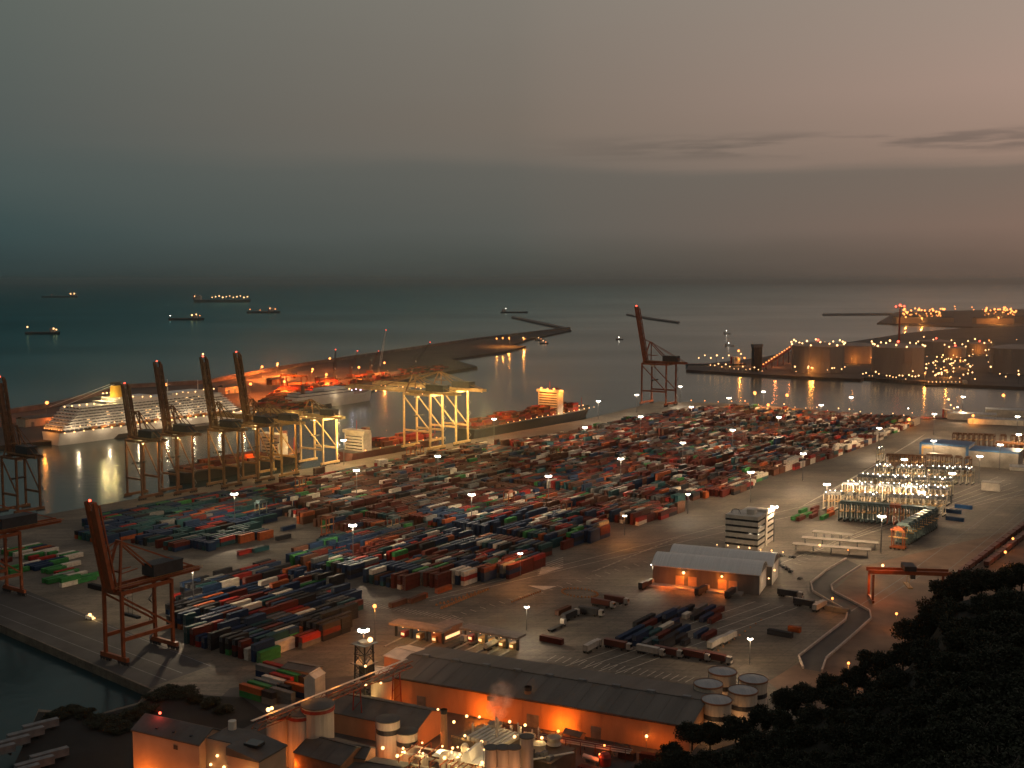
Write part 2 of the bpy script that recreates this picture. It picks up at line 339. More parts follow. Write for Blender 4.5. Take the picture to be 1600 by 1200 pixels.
# painted lines, rails of the yard
X_line = pm('road_paint', (.5, .45, .36), .8, .4, .4)
mb = MB()
def stripe(p, q, w=.35, z=.05):
    p = G(*p); q = G(*q); d = (q - p).normalized(); n = Vector((-d.y, d.x, 0)) * w / 2; k = Vector((0, 0, z)); mb.face([p - n + k, p + n + k, q + n + k, q - n + k])
for i in range(16):                                        # parking bays in front of the warehouse
    x = 925 + i * 8.2; y = 893 - i * 3.3; stripe((x, y), (x + 12, y - 6 + 14 * .2), .4)
for i in range(24): x = 855 + i * 12; y = 1046 + i * 1.9 - 14; stripe((x, y), (x + 14, y - 8), .35)
for k in (0, 4, 8, 30, 34): stripe((620 + k * 1.5, 905 + k), (1180 + k * 4, 720 + k * 2), .4)
for k in range(6): stripe((840, 885 + k * 3), (880, 871 + k * 3), .5)
for i in range(34): x = 690 + i * 15; y = 965 - i * 4.2; stripe((x, y), (x + 9, y + 3.4), .3)
for i in range(26): x = 560 + i * 6; y = 945 + i * 1.0; stripe((x, y), (x + 13, y - 4.6), .3)
for i in range(40): x = 1240 + i * 7.5; y = 880 - i * 4.3; stripe((x, y), (x + 12, y + 2.6), .35)
for k in range(5): stripe((1255 + k * 12, 790 - k * 6), (1430 + k * 4, 690 - k * 3), .4)
for k in range(4): stripe((880 + k * 26, 1042 + k * 4), (1180 + k * 22, 940 + k * 3), .4)
for k in range(6): stripe((1220 + k * 35, 880 - k * 12), (1560 + k * 10, 745 + k * 5), .4)
tag(mb.build('road_marking', X_line), kind='structure')
mb = MB()
for (p, q) in (((20, 920), (330, 1041)), ((0, 944), (285, 1052)), ((0, 962), (260, 1063)), ((1330, 955), (1425, 893)), ((1365, 945), (1440, 898)), ((1480, 905), (1640, 778)), ((1470, 900), (1640, 765)), ((1500, 905), (1640, 792)), ((1420, 895), (1640, 735))): stripe(p, q, .5, .07)
tag(mb.build('rail_track', X_grey), kind='structure')
# thin worn triangle and chevrons painted on the yard
mb = MB()
for tri in (((825, 915), (870, 916), (850, 922)), ((842, 898), (880, 887), (846, 886))): mb.face([p + Vector((0, 0, .05)) for p in P(*tri)])
tag(mb.build('painted_island', X_line), kind='structure')

# outer mole with the breakwater, far lands
outer = [(-160, 668), (0, 649), (80, 637), (195, 607), (320, 600), (440, 577), (600, 553), (740, 532), (890, 514)]
inner = [(893, 516), (830, 529), (800, 539), (822, 541), (790, 549), (705, 561), (746, 573), (690, 582), (600, 600), (520, 630), (400, 658), (60, 691), (-160, 712)]
slab('outer_mole_ground', P(*outer) + P(*inner), .4, pm('mole_ground', (.06, .045, .036), .9, .45, .02), -9)
mb = MB(); pts = P(*outer)
for p, q in zip(pts, pts[1:]): mb.bar(p + Vector((0, 0, 3)), q + Vector((0, 0, 3)), 5, 7)
tag(mb.build('breakwater_wall', X_rock), 'long pale breakwater wall along the seaward edge of the mole', 'breakwater')
slab('detached_breakwater_ground', P((800, 494), (840, 502), (885, 512), (880, 513.5), (838, 504.5), (799, 496)), 2, X_rock, -9)
slab('distant_breakwater_ground', P((980, 490.5), (1020, 497), (1062, 503), (1060, 504.2), (1016, 498.5), (978, 491.5)), 2, X_rock, -9)
slab('energy_quay_ground', P((1072, 578), (1200, 586), (1345, 592.5), (1350, 590), (1485, 600), (1640, 607), (2000, 620), (2000, 512), (1640, 508), (1500, 513), (1420, 520), (1330, 534), (1240, 548), (1185, 560), (1075, 571)), .4, X_far, -9)
slab('distant_port_ground', P((1370, 505), (1520, 511), (1800, 509), (1800, 481), (1560, 484), (1400, 488)), .8, X_far, -9)
slab('far_jetty_ground', P((1285, 490), (1395, 489), (1395, 491.5), (1285, 492)), 1, X_rock, -9)

# hill under the camera, lower right
SIL = [(560, 1500), (700, 1330), (820, 1225), (1000, 1196), (1040, 1168), (1075, 1146), (1150, 1122), (1200, 1108), (1230, 1090), (1300, 1063), (1340, 1052), (1370, 1026), (1418, 1010), (1428, 985), (1450, 968), (1466, 940), (1482, 914), (1502, 899), (1560, 889), (1600, 884), (1800, 850)]
def sil(px):
    for (x0, y0), (x1, y1) in zip(SIL, SIL[1:]):
        if x0 <= px <= x1: return y0 + (y1 - y0) * (px - x0) / (x1 - x0)
    return SIL[-1][1]
def hd(px, py): return max(95, 318 - (py - sil(px)) * .56)
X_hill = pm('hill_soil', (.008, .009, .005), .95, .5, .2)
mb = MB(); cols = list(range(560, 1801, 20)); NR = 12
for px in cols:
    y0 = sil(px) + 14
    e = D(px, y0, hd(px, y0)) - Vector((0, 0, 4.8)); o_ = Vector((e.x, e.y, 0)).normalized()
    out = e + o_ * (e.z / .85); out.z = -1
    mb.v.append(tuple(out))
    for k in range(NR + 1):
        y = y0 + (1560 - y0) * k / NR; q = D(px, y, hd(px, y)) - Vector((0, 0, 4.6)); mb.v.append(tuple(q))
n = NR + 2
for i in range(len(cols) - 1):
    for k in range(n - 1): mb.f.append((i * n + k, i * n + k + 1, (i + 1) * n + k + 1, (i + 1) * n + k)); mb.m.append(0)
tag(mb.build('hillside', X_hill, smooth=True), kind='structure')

# ------------------------------------------------------------------ containers
PAL = {'navy': (.012, .03, .07), 'teal': (.015, .06, .066), 'maroon': (.095, .018, .013), 'red': (.27, .02, .015), 'orange': (.31, .07, .02), 'cream': (.52, .45, .36),
       'grey': (.14, .135, .125), 'green': (.035, .17, .045), 'black': (.018, .018, .022), 'blue': (.025, .08, .2), 'brown': (.095, .038, .022), 'pale grey': (.3, .29, .26)}
CN = list(PAL)
X_box = [pm('container_paint_' + k.replace(' ', '_'), v, .75, .32, .6, streak=(.4, 1, 1.2), spec=.12) for k, v in PAL.items()]
X_rod = pm('door_lock_steel', (.33, .35, .35), .5, .3, .6)
def container_mesh(ci, Lc):
    mb = MB(); h = 2.6; w = 2.44
    mb.box(.06, Lc - .06, -w / 2 + .06, w / 2 - .06, .12, h - .05)
    for x in (0, Lc - .16):
        for y in (-w / 2, w / 2 - .16): mb.box(x, x + .16, y, y + .16, 0, h)
    for y in (-w / 2, w / 2 - .1):
        for z in (.02, h - .14): mb.box(.16, Lc - .16, y, y + .1, z, z + .12)
    for z in (0.02, h - .14): mb.box(Lc - .1, Lc, -w / 2 + .16, w / 2 - .16, z, z + .12)
    k = int(Lc / .8)
    for i in range(1, k):
        x = i * Lc / k
        for y in (-w / 2 + .02, w / 2 - .06): mb.box(x - .2, x + .2, y, y + .04, .16, h - .16)
        mb.box(x - .2, x + .2, -w / 2 + .16, w / 2 - .16, h - .05, h - .02)
    return mb.mesh('container', [X_box[ci]])
def door_mesh(ci):
    mb = MB(); w = 2.44
    for s in (-1, 1):
        mb.box(-.02, .05, min(s * .02, s * 1.05), max(s * .02, s * 1.05), .16, 2.46)
        for y in (s * .3, s * .8): mb.box(-.07, -.025, y - .03, y + .03, .12, 2.5, 1)
    return mb.mesh('door', [X_box[ci], X_rod])
CM, DMS = {}, {}
def ordw(n):
    ones = ['zeroth', 'first', 'second', 'third', 'fourth', 'fifth', 'sixth', 'seventh', 'eighth', 'ninth', 'tenth', 'eleventh', 'twelfth', 'thirteenth', 'fourteenth', 'fifteenth', 'sixteenth', 'seventeenth', 'eighteenth', 'nineteenth']
    if n < 20: return ones[n]
    tens = {2: 'twent', 3: 'thirt', 4: 'fort', 5: 'fift', 6: 'sixt', 7: 'sevent', 8: 'eight', 9: 'ninet'}[n // 10]
    return tens + 'ieth' if n % 10 == 0 else tens + 'y-' + ones[n % 10]
def solo_container(ci, Lc, loc, rz, label, group):
    if (ci, Lc) not in CM: CM[(ci, Lc)] = container_mesh(ci, Lc)
    if ci not in DMS: DMS[ci] = door_mesh(ci)
    o = bpy.data.objects.new('shipping_container', CM[(ci, Lc)]); C.objects.link(o); o.location = loc; o.rotation_euler = (0, 0, rz)
    tag(o, label, 'container', group)
    d = bpy.data.objects.new('door', DMS[ci]); C.objects.link(d); d.parent = o
    return o
def inside(p, poly):
    c = False; n = len(poly)
    for i in range(n):
        x0, y0 = poly[i]; x1, y1 = poly[i - 1]
        if (y0 > p[1]) != (y1 > p[1]) and p[0] < (x1 - x0) * (p[1] - y0) / (y1 - y0) + x0: c = not c
    return c
def proj(v):
    d = v - Vector((0, 0, H)); cp, sp = math.cos(PITCH), math.sin(PITCH)
    fwd = d.y * cp - d.z * sp; up = d.y * sp + d.z * cp
    return (800 + F * d.x / fwd, 600 - F * up / fwd)
# name, outline in the picture's ground, colours with weights, fill, heights, orientation
BLK = [
 ('crane-side', [(262, 962), (305, 1003), (360, 1022), (420, 1032), (550, 988), (556, 930), (470, 905), (420, 892), (300, 918)],
  dict(navy=6, black=5, cream=2.2, red=1.6, maroon=2, orange=.7, green=1.1, teal=1.2, grey=1), .96, (2, 2, 3, 3), 0),
 ('basin-side', [(128, 842), (145, 815), (250, 790), (430, 765), (470, 790), (400, 830), (420, 846), (330, 862), (235, 858)],
  dict(teal=6, navy=5, maroon=2, orange=1, black=2, grey=1, red=1, green=.4), .86, (1, 2, 2, 3), 0),
 ('gate-side', [(440, 890), (612, 922), (760, 912), (842, 893), (842, 873), (948, 840), (940, 815), (700, 800), (570, 845), (500, 852)],
  dict(navy=6, maroon=4, red=2.2, teal=2.6, cream=1.9, green=1.2, orange=1.1, black=4, grey=1.6, brown=1.5), .95, (2, 2, 3, 3, 1), 0),
 ('mid-yard', [(400, 778), (445, 805), (500, 828), (600, 832), (700, 800), (945, 815), (985, 824), (1070, 802), (1062, 784), (1165, 771), (1182, 753), (1300, 716), (1440, 663), (1400, 656), (1180, 640), (1090, 640), (1000, 655), (900, 678), (620, 722), (480, 748)],
  dict(maroon=5, brown=5, red=1.3, orange=2.0, grey=2.6, cream=2.4, teal=2.2, navy=2.6, green=.7, black=4.5), .95, (1, 2, 2, 3, 3), 0),
 ('apron', [(0, 890), (0, 862), (60, 852), (112, 868), (140, 905), (110, 918), (60, 900)],
  dict(green=3, cream=2, red=1.5, navy=2, maroon=1, orange=1), .55, (1, 1, 2), 0),
 ('trailer-park', [(940, 1000), (955, 985), (1010, 968), (1060, 950), (1120, 950), (1150, 965), (1100, 985), (1130, 1004), (1085, 1016), (1000, 1012)],
  dict(navy=5, black=5, cream=1, grey=1.2, maroon=1.5, teal=1), .72, (1, 1, 2), 0),
 ('works-side', [(365, 1090), (395, 1062), (440, 1045), (500, 1060), (505, 1090), (440, 1108)],
  dict(black=3, grey=2, green=2, red=1, orange=1, cream=.7, navy=2), .8, (1, 2, 2), 1),
 ('rail-side', [(1232, 812), (1262, 796), (1312, 800), (1290, 818)], dict(green=2, orange=3, maroon=2), .6, (1,), 0),
 ('ferry-quay', [(400, 640), (440, 612), (520, 600), (545, 612), (520, 628), (430, 648)], dict(red=3, orange=4, maroon=4, navy=2, black=3), .75, (2, 3, 4), 0),
 ('mole', [(545, 603), (560, 590), (640, 577), (690, 572), (700, 578), (600, 597)], dict(maroon=4, black=4, red=2, orange=2), .5, (1, 2), 0),
]
O0 = Vector(G(440, 885)[:2])
stk = {}
for name, poly, cw, fill, hs, ori in BLK:
    wp = [tuple(G(x, y)[:2]) for x, y in poly]
    ua, ub = (A, B) if not ori else (B, -A)
    aa = [(Vector(p) - O0).dot(ua) for p in wp]; bb = [(Vector(p) - O0).dot(ub) for p in wp]
    ks = list(cw); ws = [cw[k] for k in ks]
    wide = 4.1 if name != 'trailer-park' else 4.6
    for i in range(int(min(aa) // 12.9), int(max(aa) // 12.9) + 1):
        for j in range(int(min(bb) // wide), int(max(bb) // wide) + 1):
            if name in ('mid-yard', 'gate-side') and (i % 13 == 9 or j % 31 == 14 or j % 31 == 15): continue
            if name == 'basin-side' and j % 9 == 4: continue
            c = O0 + ua * (i * 12.9 + 6.4) + ub * (j * wide)
            if not inside(c, wp) or rnd.random() > fill: continue
            base = c - ua * 6.1
            k = mnoise.noise(Vector((i * .32, j * .11, len(name)))) * .5 + .5
            n = hs[min(len(hs) - 1, int((k * .7 + rnd.random() * .3) * len(hs)))]
            zone = mnoise.noise(Vector((i * .45 + 7, j * .16, 3.3)))
            px, py = proj(c.to_3d())
            run = rnd.choices(ks, ws)[0]
            if name == 'mid-yard':
                edge = 753 + (px - 1182) * (663 - 753) / (1440 - 1182)
                if px > 1170 and abs(py - edge) < 11: run = 'cream'
            cols_ = []
            for q in range(n):
                cc = run if rnd.random() < .6 else rnd.choices(ks, ws)[0]
                if zone > .28 and rnd.random() < .7: cc = ks[0]
                elif zone < -.3 and rnd.random() < .7: cc = ks[1 % len(ks)]
                cols_.append(cc)
            stk[(name, i, j)] = (base, math.atan2(ua.y, ua.x), cols_, 6.06 if rnd.random() < .12 else 12.19)
cand = []
for (name, i, j), (base, rz, cols_, Lc) in stk.items():
    ori = name == 'works-side'
    h1 = len(stk.get((name, i - 1, j), (0, 0, ()))[2]); h2 = len(stk.get((name, i, j + (0 if ori else 1)), (0, 0, ()))[2]) if not ori else 0
    h3 = len(stk.get((name, i, j - 1), (0, 0, ()))[2])
    for q in range(len(cols_)):
        top = q == len(cols_) - 1
        if top or q >= h1 or (q >= h2): cand.append(((1.0 if top or q >= h2 else .35) / (base.y ** 2), name, i, j, q))
cand.sort(reverse=True)
SOLO = set((c[1], c[2], c[3], c[4]) for c in cand[:262])
rank = {}
for nm in set(s[0] for s in SOLO):
    rank[nm] = ({v: k + 1 for k, v in enumerate(sorted(set(s[1] for s in SOLO if s[0] == nm)))}, {v: k + 1 for k, v in enumerate(sorted(set(s[2] for s in SOLO if s[0] == nm), reverse=True))})
TIER = ['bottom tier', 'second tier', 'third tier', 'fourth tier']
bulk = MB()
def bulk_box(base, rz, z, Lc, ci, w=2.44, h=2.6, oz=0):
    c, s = math.cos(rz), math.sin(rz)
    def pt(x, y): return (base.x + x * c - y * s, base.y + x * s + y * c)
    p = [pt(0, -w / 2), pt(Lc, -w / 2), pt(Lc, w / 2), pt(0, w / 2)]; n = len(bulk.v)
    bulk.v.extend([(x, y, z) for x, y in p] + [(x, y, z + h) for x, y in p])
    for q in ((4, 5, 6, 7), (0, 1, 5, 4), (1, 2, 6, 5), (2, 3, 7, 6), (3, 0, 4, 7)): bulk.f.append(tuple(n + i for i in q)); bulk.m.append(ci)
for (name, i, j), (base, rz, cols_, Lc) in stk.items():
    jx, jy = rnd.uniform(-.25, .25), rnd.uniform(-.15, .15)
    for q, cn_ in enumerate(cols_):
        b_ = Vector((base.x + jx + rnd.uniform(-.06, .06), base.y + jy, 0)); ci = CN.index(cn_); z = .08 + q * 2.62
        if (name, i, j, q) in SOLO:
            ra, rb = rank[name]
            solo_container(ci, Lc, (b_.x, b_.y, z), rz, '%s container, %s, %s row from right, %s stack from near end, %s block' % (cn_ if Lc > 7 else 'short ' + cn_, TIER[q], ordw(rb[j]), ordw(ra[i]), name), 'containers stacked in the terminal yard')
        else: bulk_box(b_, rz, z, Lc, ci)
# containers standing on their own
for px, py, cn_, Lc, rz, lab in ((1475, 800, 'navy', 12.19, RZB, 'navy container alone on open concrete right of the carrier line, left one of two'), (1492, 793, 'blue', 12.19, RZB, 'blue container alone on open concrete right of the carrier line, right one of two'),
      (1478, 812, 'navy', 12.19, RZB, 'navy container behind the end of the carrier line'), (1465, 925, 'grey', 12.19, RZA, 'grey container standing between the legs of the rail gantry'),
      (610, 950, 'brown', 12.19, RZA, 'brown container nearest the gate canopy, at the near end of its row'), (640, 943, 'brown', 12.19, RZA, 'brown container second in the short row beside the gate canopy'), (655, 937, 'orange', 6.06, RZA, 'short orange container in the row beside the gate canopy'), (682, 928, 'orange', 12.19, RZA, 'orange container taller looking at the far end of the row by the gate canopy'),
      (1200, 990, 'black', 12.19, RZB, 'long black container on the bare yard below the warehouse'), (1232, 985, 'orange', 6.06, RZB, 'short orange container beside the long black one below the warehouse')):
    p = G(px, py, .08); solo_container(CN.index(cn_), Lc, p, rz, lab, 'containers set down on their own')

# ------------------------------------------------------------------ ship-to-shore cranes
def bulb(name, r, mat):
    o = MB().ball((0, 0, 0), r, 8).mesh(name, [mat]); return o
BULB = {k: bulb('lamp_' + k, 1.0, m) for k, m in (('white', E_white), ('warm', E_warm), ('sodium', E_sod), ('red', E_red), ('violet', E_blue))}
def put_bulb(parent, loc, kind='warm', r=.5, name='lamp'):
    r *= rnd.uniform(.75, 1.2); o = bpy.data.objects.new(name, BULB[kind]); C.objects.link(o); o.parent = parent; o.location = loc; o.scale = (r, r, r); return o
X_ochre = pm('dull_ochre_paint', (.20, .105, .04), .6, .35, .3)
X_yellow_lit = pm('lit_yellow_crane_paint', (.55, .38, .17), .55, .3, .3)  # floodlight glow put into the paint: yellow made paler for the lit cranes
def sts_crane(label, loc, rz, paint, sc=1, g=28, w=18, gh=38, boom=50, back=17, up=True, lit=None, house=X_dark):
    t = thing('harbour_crane', label, 'harbour crane', loc, rz, 'ship-to-shore cranes along the quays', sc)
    hw, hg = w / 2, g / 2
    for sx_ in (-1, 1):
        for sy in (-1, 1):
            MB().bar((sx_ * hw, sy * hg, 2.6), (sx_ * hw, sy * hg, gh + 2), 1.4, 1.3).build('leg', paint, t)
            mb = MB(); mb.box(sx_ * hw - 3.6, sx_ * hw + 3.6, sy * hg - .6, sy * hg + .6, .9, 1.6)
            for k in (-3, -1, 1, 3): mb.tube((sx_ * hw + k, sy * hg - .45, .5), (sx_ * hw + k, sy * hg + .45, .5), .48, 8)
            mb.build('wheel_bogie', X_dark, t)
    for sy in (-1, 1):
        MB().bar((-hw - 3, sy * hg, 2.6), (hw + 3, sy * hg, 2.6), 1.5, 1.9).build('sill_beam', paint, t)
        MB().bar((-hw, sy * hg, gh + 1), (hw, sy * hg, gh + 1), 1.3, 1.9).build('upper_beam', paint, t)
    for sx_ in (-1, 1):
        MB().bar((sx_ * hw, -hg, gh * .36), (sx_ * hw, hg, gh * .36), 1.2, 1.6).build('portal_beam', paint, t)
        mb = MB(); mb.bar((sx_ * hw, -hg, gh * .38), (sx_ * hw, hg, gh * .98), .8); mb.bar((sx_ * hw, -hg, gh + 1), (sx_ * hw, hg, gh + 1), 1.1, 1.6)
        mb.build('diagonal_brace', paint, t)
    z = gh + 2.6; mb = MB(); y0, y1 = -hg - back, hg + 2
    for x in (-2.6, 2.6): mb.bar((x, y0, z), (x, y1, z), 1.1, 2.2)
    k = int((y1 - y0) / 5)
    for i in range(k + 1): y = y0 + (y1 - y0) * i / k; mb.bar((-2.6, y, z), (2.6, y, z), .5, .9)
    mb.box(-5.2, -3.4, y0, y1, z + .5, z + .7); mb.build('girder', paint, t)
    # boom: hinged at the waterside
    a = R(79) if up else 0.0
    def bp(x, s, n=0.0): return (x, y1 + s * math.cos(a) - n * math.sin(a), z + s * math.sin(a) + n * math.cos(a))
    mb = MB()
    for x in (-2.7, 2.7): mb.bar(bp(x, .4), bp(x, boom), 1.5, 1.7); mb.bar(bp(x, .4, 2.2), bp(x, boom - 2, 2.2), .7, .7)
    mb.bar(bp(0, .6, -.3), bp(0, boom - 4, -.3), 2.6, .2)
    k = int(boom / 5)
    for i in range(k):
        s0, s1 = .5 + (boom - .5) * i / k, .5 + (boom - .5) * (i + 1) / k
        for x in (-2.4, 2.4): mb.bar(bp(x, s0, 0), bp(x, (s0 + s1) / 2, 1.9), .35); mb.bar(bp(x, (s0 + s1) / 2, 1.9), bp(x, s1, 0), .35)
        mb.bar(bp(-2.4, s1), bp(2.4, s1), .6); mb.bar(bp(-2.4, s0), bp(2.4, s1), .35)
    mb.build('boom', paint, t)
    ap = gh + (23 if up else 17); ya = hg - 4; pa = paint if up else X_ochre  # lowered-boom cranes: apex and stays darkened in the paint to offset the girder lamps
    mb = MB()
    for x in (-1, 1):
        mb.bar((x * hw * .8, hg, gh + 2), (x * 1.6, ya, ap), 1.0, 1.0); mb.bar((x * 1.6, ya, ap), (x * 3, -hg + 2, gh + 3), .7, .7); mb.bar((x * hw * .55, hg - 1.2, gh + 9), (x * 2.4, 2, gh + 9.5), .4)
    mb.bar((-2, ya, ap), (2, ya, ap), 1.0); mb.bar((-hw * .5, hg - 1.5, gh + 10), (hw * .5, hg - 1.5, gh + 10), .7); mb.build('apex_frame', pa, t)
    for f_ in ((.45, .92) if not up else (.4,)):
        mb = MB()
        for x in (-2.2, 2.2): mb.bar((x * .7, ya, ap), bp(x, boom * f_, 2), .4)
        mb.build('stay', pa, t)
    mb = MB()
    for x in (-2.2, 2.2): mb.bar((x * .7, ya, ap), (x, y0 + 2, z + 1), .4)
    mb.build('stay', pa, t)
    mb = MB(); mb.box(-4.2, 4.2, -hg - back * .45, -hg + 8, z + 1.4, z + 6.6); mb.box(-4.4, 4.4, -hg - back * .45 - .2, -hg + 8.2, z + 6.6, z + 7); h_ = mb.build('machinery_house', house, t)
    MB().box(4.2, 4.32, -hg - 2, -hg + 1, z + 2.6, z + 5.2).build('panel', X_white, h_)
    mb = MB(); mb.box(-1.6, 1.6, hg - 9, hg - 5.4, z - 5, z - 2); mb.box(-1.2, 1.2, hg - 8.5, hg - 6, z - 2, z - 1.2); cb = mb.build('operator_cab', X_white, t)
    MB().box(-1.4, 1.4, hg - 5.4, hg - 5.3, z - 4.6, z - 2.4).build('window', X_glass, cb)
    mb = MB(); n_ = int(gh / 5)
    for i in range(n_):
        s_ = 1 if i % 2 else -1; zz = 3 + (gh - 3) * i / n_; z2 = 3 + (gh - 3) * (i + 1) / n_
        mb.bar((hw + 1.3, -hg - 2.2 * s_, zz), (hw + 1.3, -hg + 2.2 * s_, z2), .7, .25); mb.box(hw + .9, hw + 1.9, -hg + 2.2 * s_ - .6, -hg + 2.2 * s_ + .6, z2 - .1, z2)
    mb.build('stairway', X_grey, t)
    mb = MB(); mb.box(-3, 3, 2, 7, z - 1.4, z - .4)
    for x in (-1.6, 1.6): mb.bar((x, 4.5, z - 1.4), (x, 4.5, gh * .62), .12)
    mb.box(-6, 6, 3.6, 5.4, gh * .6, gh * .62 + .4); mb.build('trolley', X_dark, t)
    for s_ in (-1, 1):
        mb = MB(); mb.bar((s_ * 5.3, y0, z + 1.6), (s_ * 5.3, y1, z + 1.6), .1)
        for i in range(9): yy = y0 + (y1 - y0) * i / 8; mb.bar((s_ * 5.3, yy, z + .6), (s_ * 5.3, yy, z + 1.6), .1)
        mb.build('handrail', X_yellow, t) if s_ < 0 else None
    put_bulb(t, bp(0, boom + .6), 'red', .7)
    if lit == 'full':
        for i in range(12):
            y = y0 + (boom + y1 - y0) * (i + .5) / 12; put_bulb(t, (rnd.choice((-3.2, 3.2)), y, z - 1.4), 'warm', .55)
        for y in (-hg - 6, -hg + 8, hg - 6, hg + 20): lamp(t, (0, y, z - 3.0), YELL, 40000, 1.2)
        lamp(t, (hw + 8, -hg - 10, gh * .55), YELL, 48000, 1.5)
    elif lit == 'few':
        for i in range(3): put_bulb(t, (3.2, -hg + i * 9, z - 1.5), 'warm', .45)
        lamp(t, (0, -hg + 3, z - 4), YELL, 14000, 1.0)
    return t
RZW = RZA                                   # +y of a crane on the long quay looks over the basin
def on_quay(px, py, g=28): return G(px, py) - B3(g / 2)
for px, py, lab, kw in (
    (236, 779, 'dark crane with raised boom near the cruise ship stern, first in its row', dict(g=18, paint=X_brown, gh=44, boom=42, w=16, lit='few')),
    (290, 772, 'crane with its tall boom raised, second in the row before the cruise ship', dict(g=18, paint=X_brown, gh=46, boom=56, w=16, lit='few')),
    (362, 762, 'third crane of the row, boom raised with lamps at its tip and middle', dict(g=18, paint=X_ochre, gh=46, boom=58, w=15, lit='few')),
    (414, 753, 'fourth crane of the row, boom raised with a red lamp on the tip', dict(g=18, paint=X_ochre, gh=46, boom=60, w=15, lit='few')),
    (452, 745, 'yellow crane with lowered boom reaching over the red deck cargo, dark machinery house', dict(paint=X_yellow, gh=45, boom=64, w=17, up=False, lit='few')),
    (516, 727, 'brightly lit cream crane with lowered boom, lamps strung along it', dict(paint=X_yellow_lit, gh=42, boom=68, w=18, up=False, lit='full')),
    (682, 704, 'floodlit yellow crane with lowered boom over the container ship, left of a close pair', dict(paint=X_yellow_lit, sc=1.18, gh=46, boom=70, back=24, w=17, up=False, lit='full')),
    (722, 695, 'floodlit yellow crane with lowered boom, right of a close pair by the dark ship', dict(paint=X_yellow_lit, sc=1.18, gh=46, boom=70, back=24, w=17, up=False, lit='full')),
    (1048, 634, 'lone brown crane with raised boom at the far tip of the terminal', dict(paint=X_orange, sc=1.3, gh=42, boom=58, w=22, up=True))):
    t = sts_crane(lab, on_quay(px, py, kw.get('g', 28) * kw.get('sc', 1)), RZW, **kw)
    if 'third' in lab: put_bulb(t, (0, 18, 80), 'warm', .8); put_bulb(t, (0, 22, 108), 'warm', .9)
sts_crane('dark crane at the left edge behind the long quay, boom raised and partly cut off', on_quay(46, 802, 18), RZW, X_brown, gh=40, boom=56, w=18, g=18, back=15)
_c = G(174, 1026); RZN = math.atan2(-A.y, -A.x) - math.pi / 2
sts_crane('big orange crane standing alone on the near quay with its boom raised', G(219, 1022), RZN, X_orange, gh=31, boom=41, w=12.5, g=27, back=19, lit=None)
sts_crane('orange crane cut off by the left edge of the picture on the near quay', G(-14, 936), RZN, X_orange, gh=33, boom=46, w=14, g=27, back=28)

# ------------------------------------------------------------------ ships
def hull_mesh(Lh, Bm, Dh, mats, bow=.16, flare=.8, sheer=1.5, stern=.04, n=24):
    mb = MB(); rows = []
    for i in range(n + 1):
        u = i / n; x = u * Lh
        k = 1.0 if u < 1 - bow else max(.0, 1 - ((u - 1 + bow) / bow) ** 2.0)
        ks = min(1, .86 + .14 * min(1, u / max(stern, 1e-3)))
        top = Bm / 2 * k * ks; bot = Bm / 2 * (max(0, 1 - ((u - 1 + bow * 1.5) / (bow * 1.5)) ** 1.6) if u > 1 - bow * 1.5 else 1) * ks * flare
        z1 = Dh + (sheer * max(0, (u - .75) / .25) ** 2); xb = x - (Lh * .03 * max(0, (u - .8) / .2) ** 2)
        rows.append([(xb, -bot - .05, -1), (x, -top - .05, z1), (x, top + .05, z1), (xb, bot + .05, -1)])
    for p in rows: mb.v += p
    for i in range(n):
        for a_, b_ in ((0, 1), (1, 2), (2, 3)):
            mb.f.append((i * 4 + a_, i * 4 + 4 + a_, i * 4 + 4 + b_, i * 4 + b_)); mb.m.append(1 if a_ == 1 else 0)
    mb.f.append((0, 1, 2, 3)); mb.m.append(0)
    return mb
SEA = -4.0
# cruise ship, stern towards the left
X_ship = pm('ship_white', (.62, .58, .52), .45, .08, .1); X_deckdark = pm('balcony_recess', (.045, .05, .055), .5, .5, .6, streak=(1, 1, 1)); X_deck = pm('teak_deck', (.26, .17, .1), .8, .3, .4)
X_funnel = pm('funnel_yellow', (.75, .42, .05), .45, .15, .1)
p = G(96, 697, SEA); cr = thing('cruise_ship', 'long white cruise ship with stacked balcony decks and a yellow funnel at the mole', 'cruise ship', p - B3(18), RZA)
LS = 285
hull_mesh(LS, 36, 13, 0).build('hull', [X_ship, X_deck], cr)
for k in range(8):
    z = 14 + k * 3.0; x0 = 3 + (k * 3.2 if k > 1 else k * 1.2); x1 = LS - 42 - k * 3.5; yw = 17.6 - (0.2 if k < 6 else 1.5)
    mb = MB(); mb.box(x0, x1, -yw, yw, z + 2.0, z + 3.0)
    mb.box(x0, x1, -yw, yw, z - .02, z + .9) if k else None
    mb.build('deck', X_ship, cr)
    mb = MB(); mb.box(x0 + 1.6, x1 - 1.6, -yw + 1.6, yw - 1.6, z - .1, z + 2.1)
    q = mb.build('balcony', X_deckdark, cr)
    mb = MB()
    for i in range(int((x1 - x0) / 5.4)): mb.box(x0 + 3 + i * 5.4, x0 + 3.25 + i * 5.4, -yw + .1, -yw + 1.7, z + .9, z + 2.0); mb.box(x0 + 3 + i * 5.4, x0 + 3.25 + i * 5.4, yw - 1.7, yw - .1, z + .9, z + 2.0)
    for i in range(6): mb.box(x0 + .1, x0 + 1.7, -yw + 3 + i * 6, -yw + 3.25 + i * 6, z + .9, z + 2.0)
    mb.build('partition', X_ship, q)
    for i in range(7 if k < 5 else 3):
        xx = rnd.uniform(x0 + 5, x1 - 8); MB().box(xx, xx + 3.4, -yw + 1.5, -yw + 1.58, z + .95, z + 1.95).build('window', E_win, q)
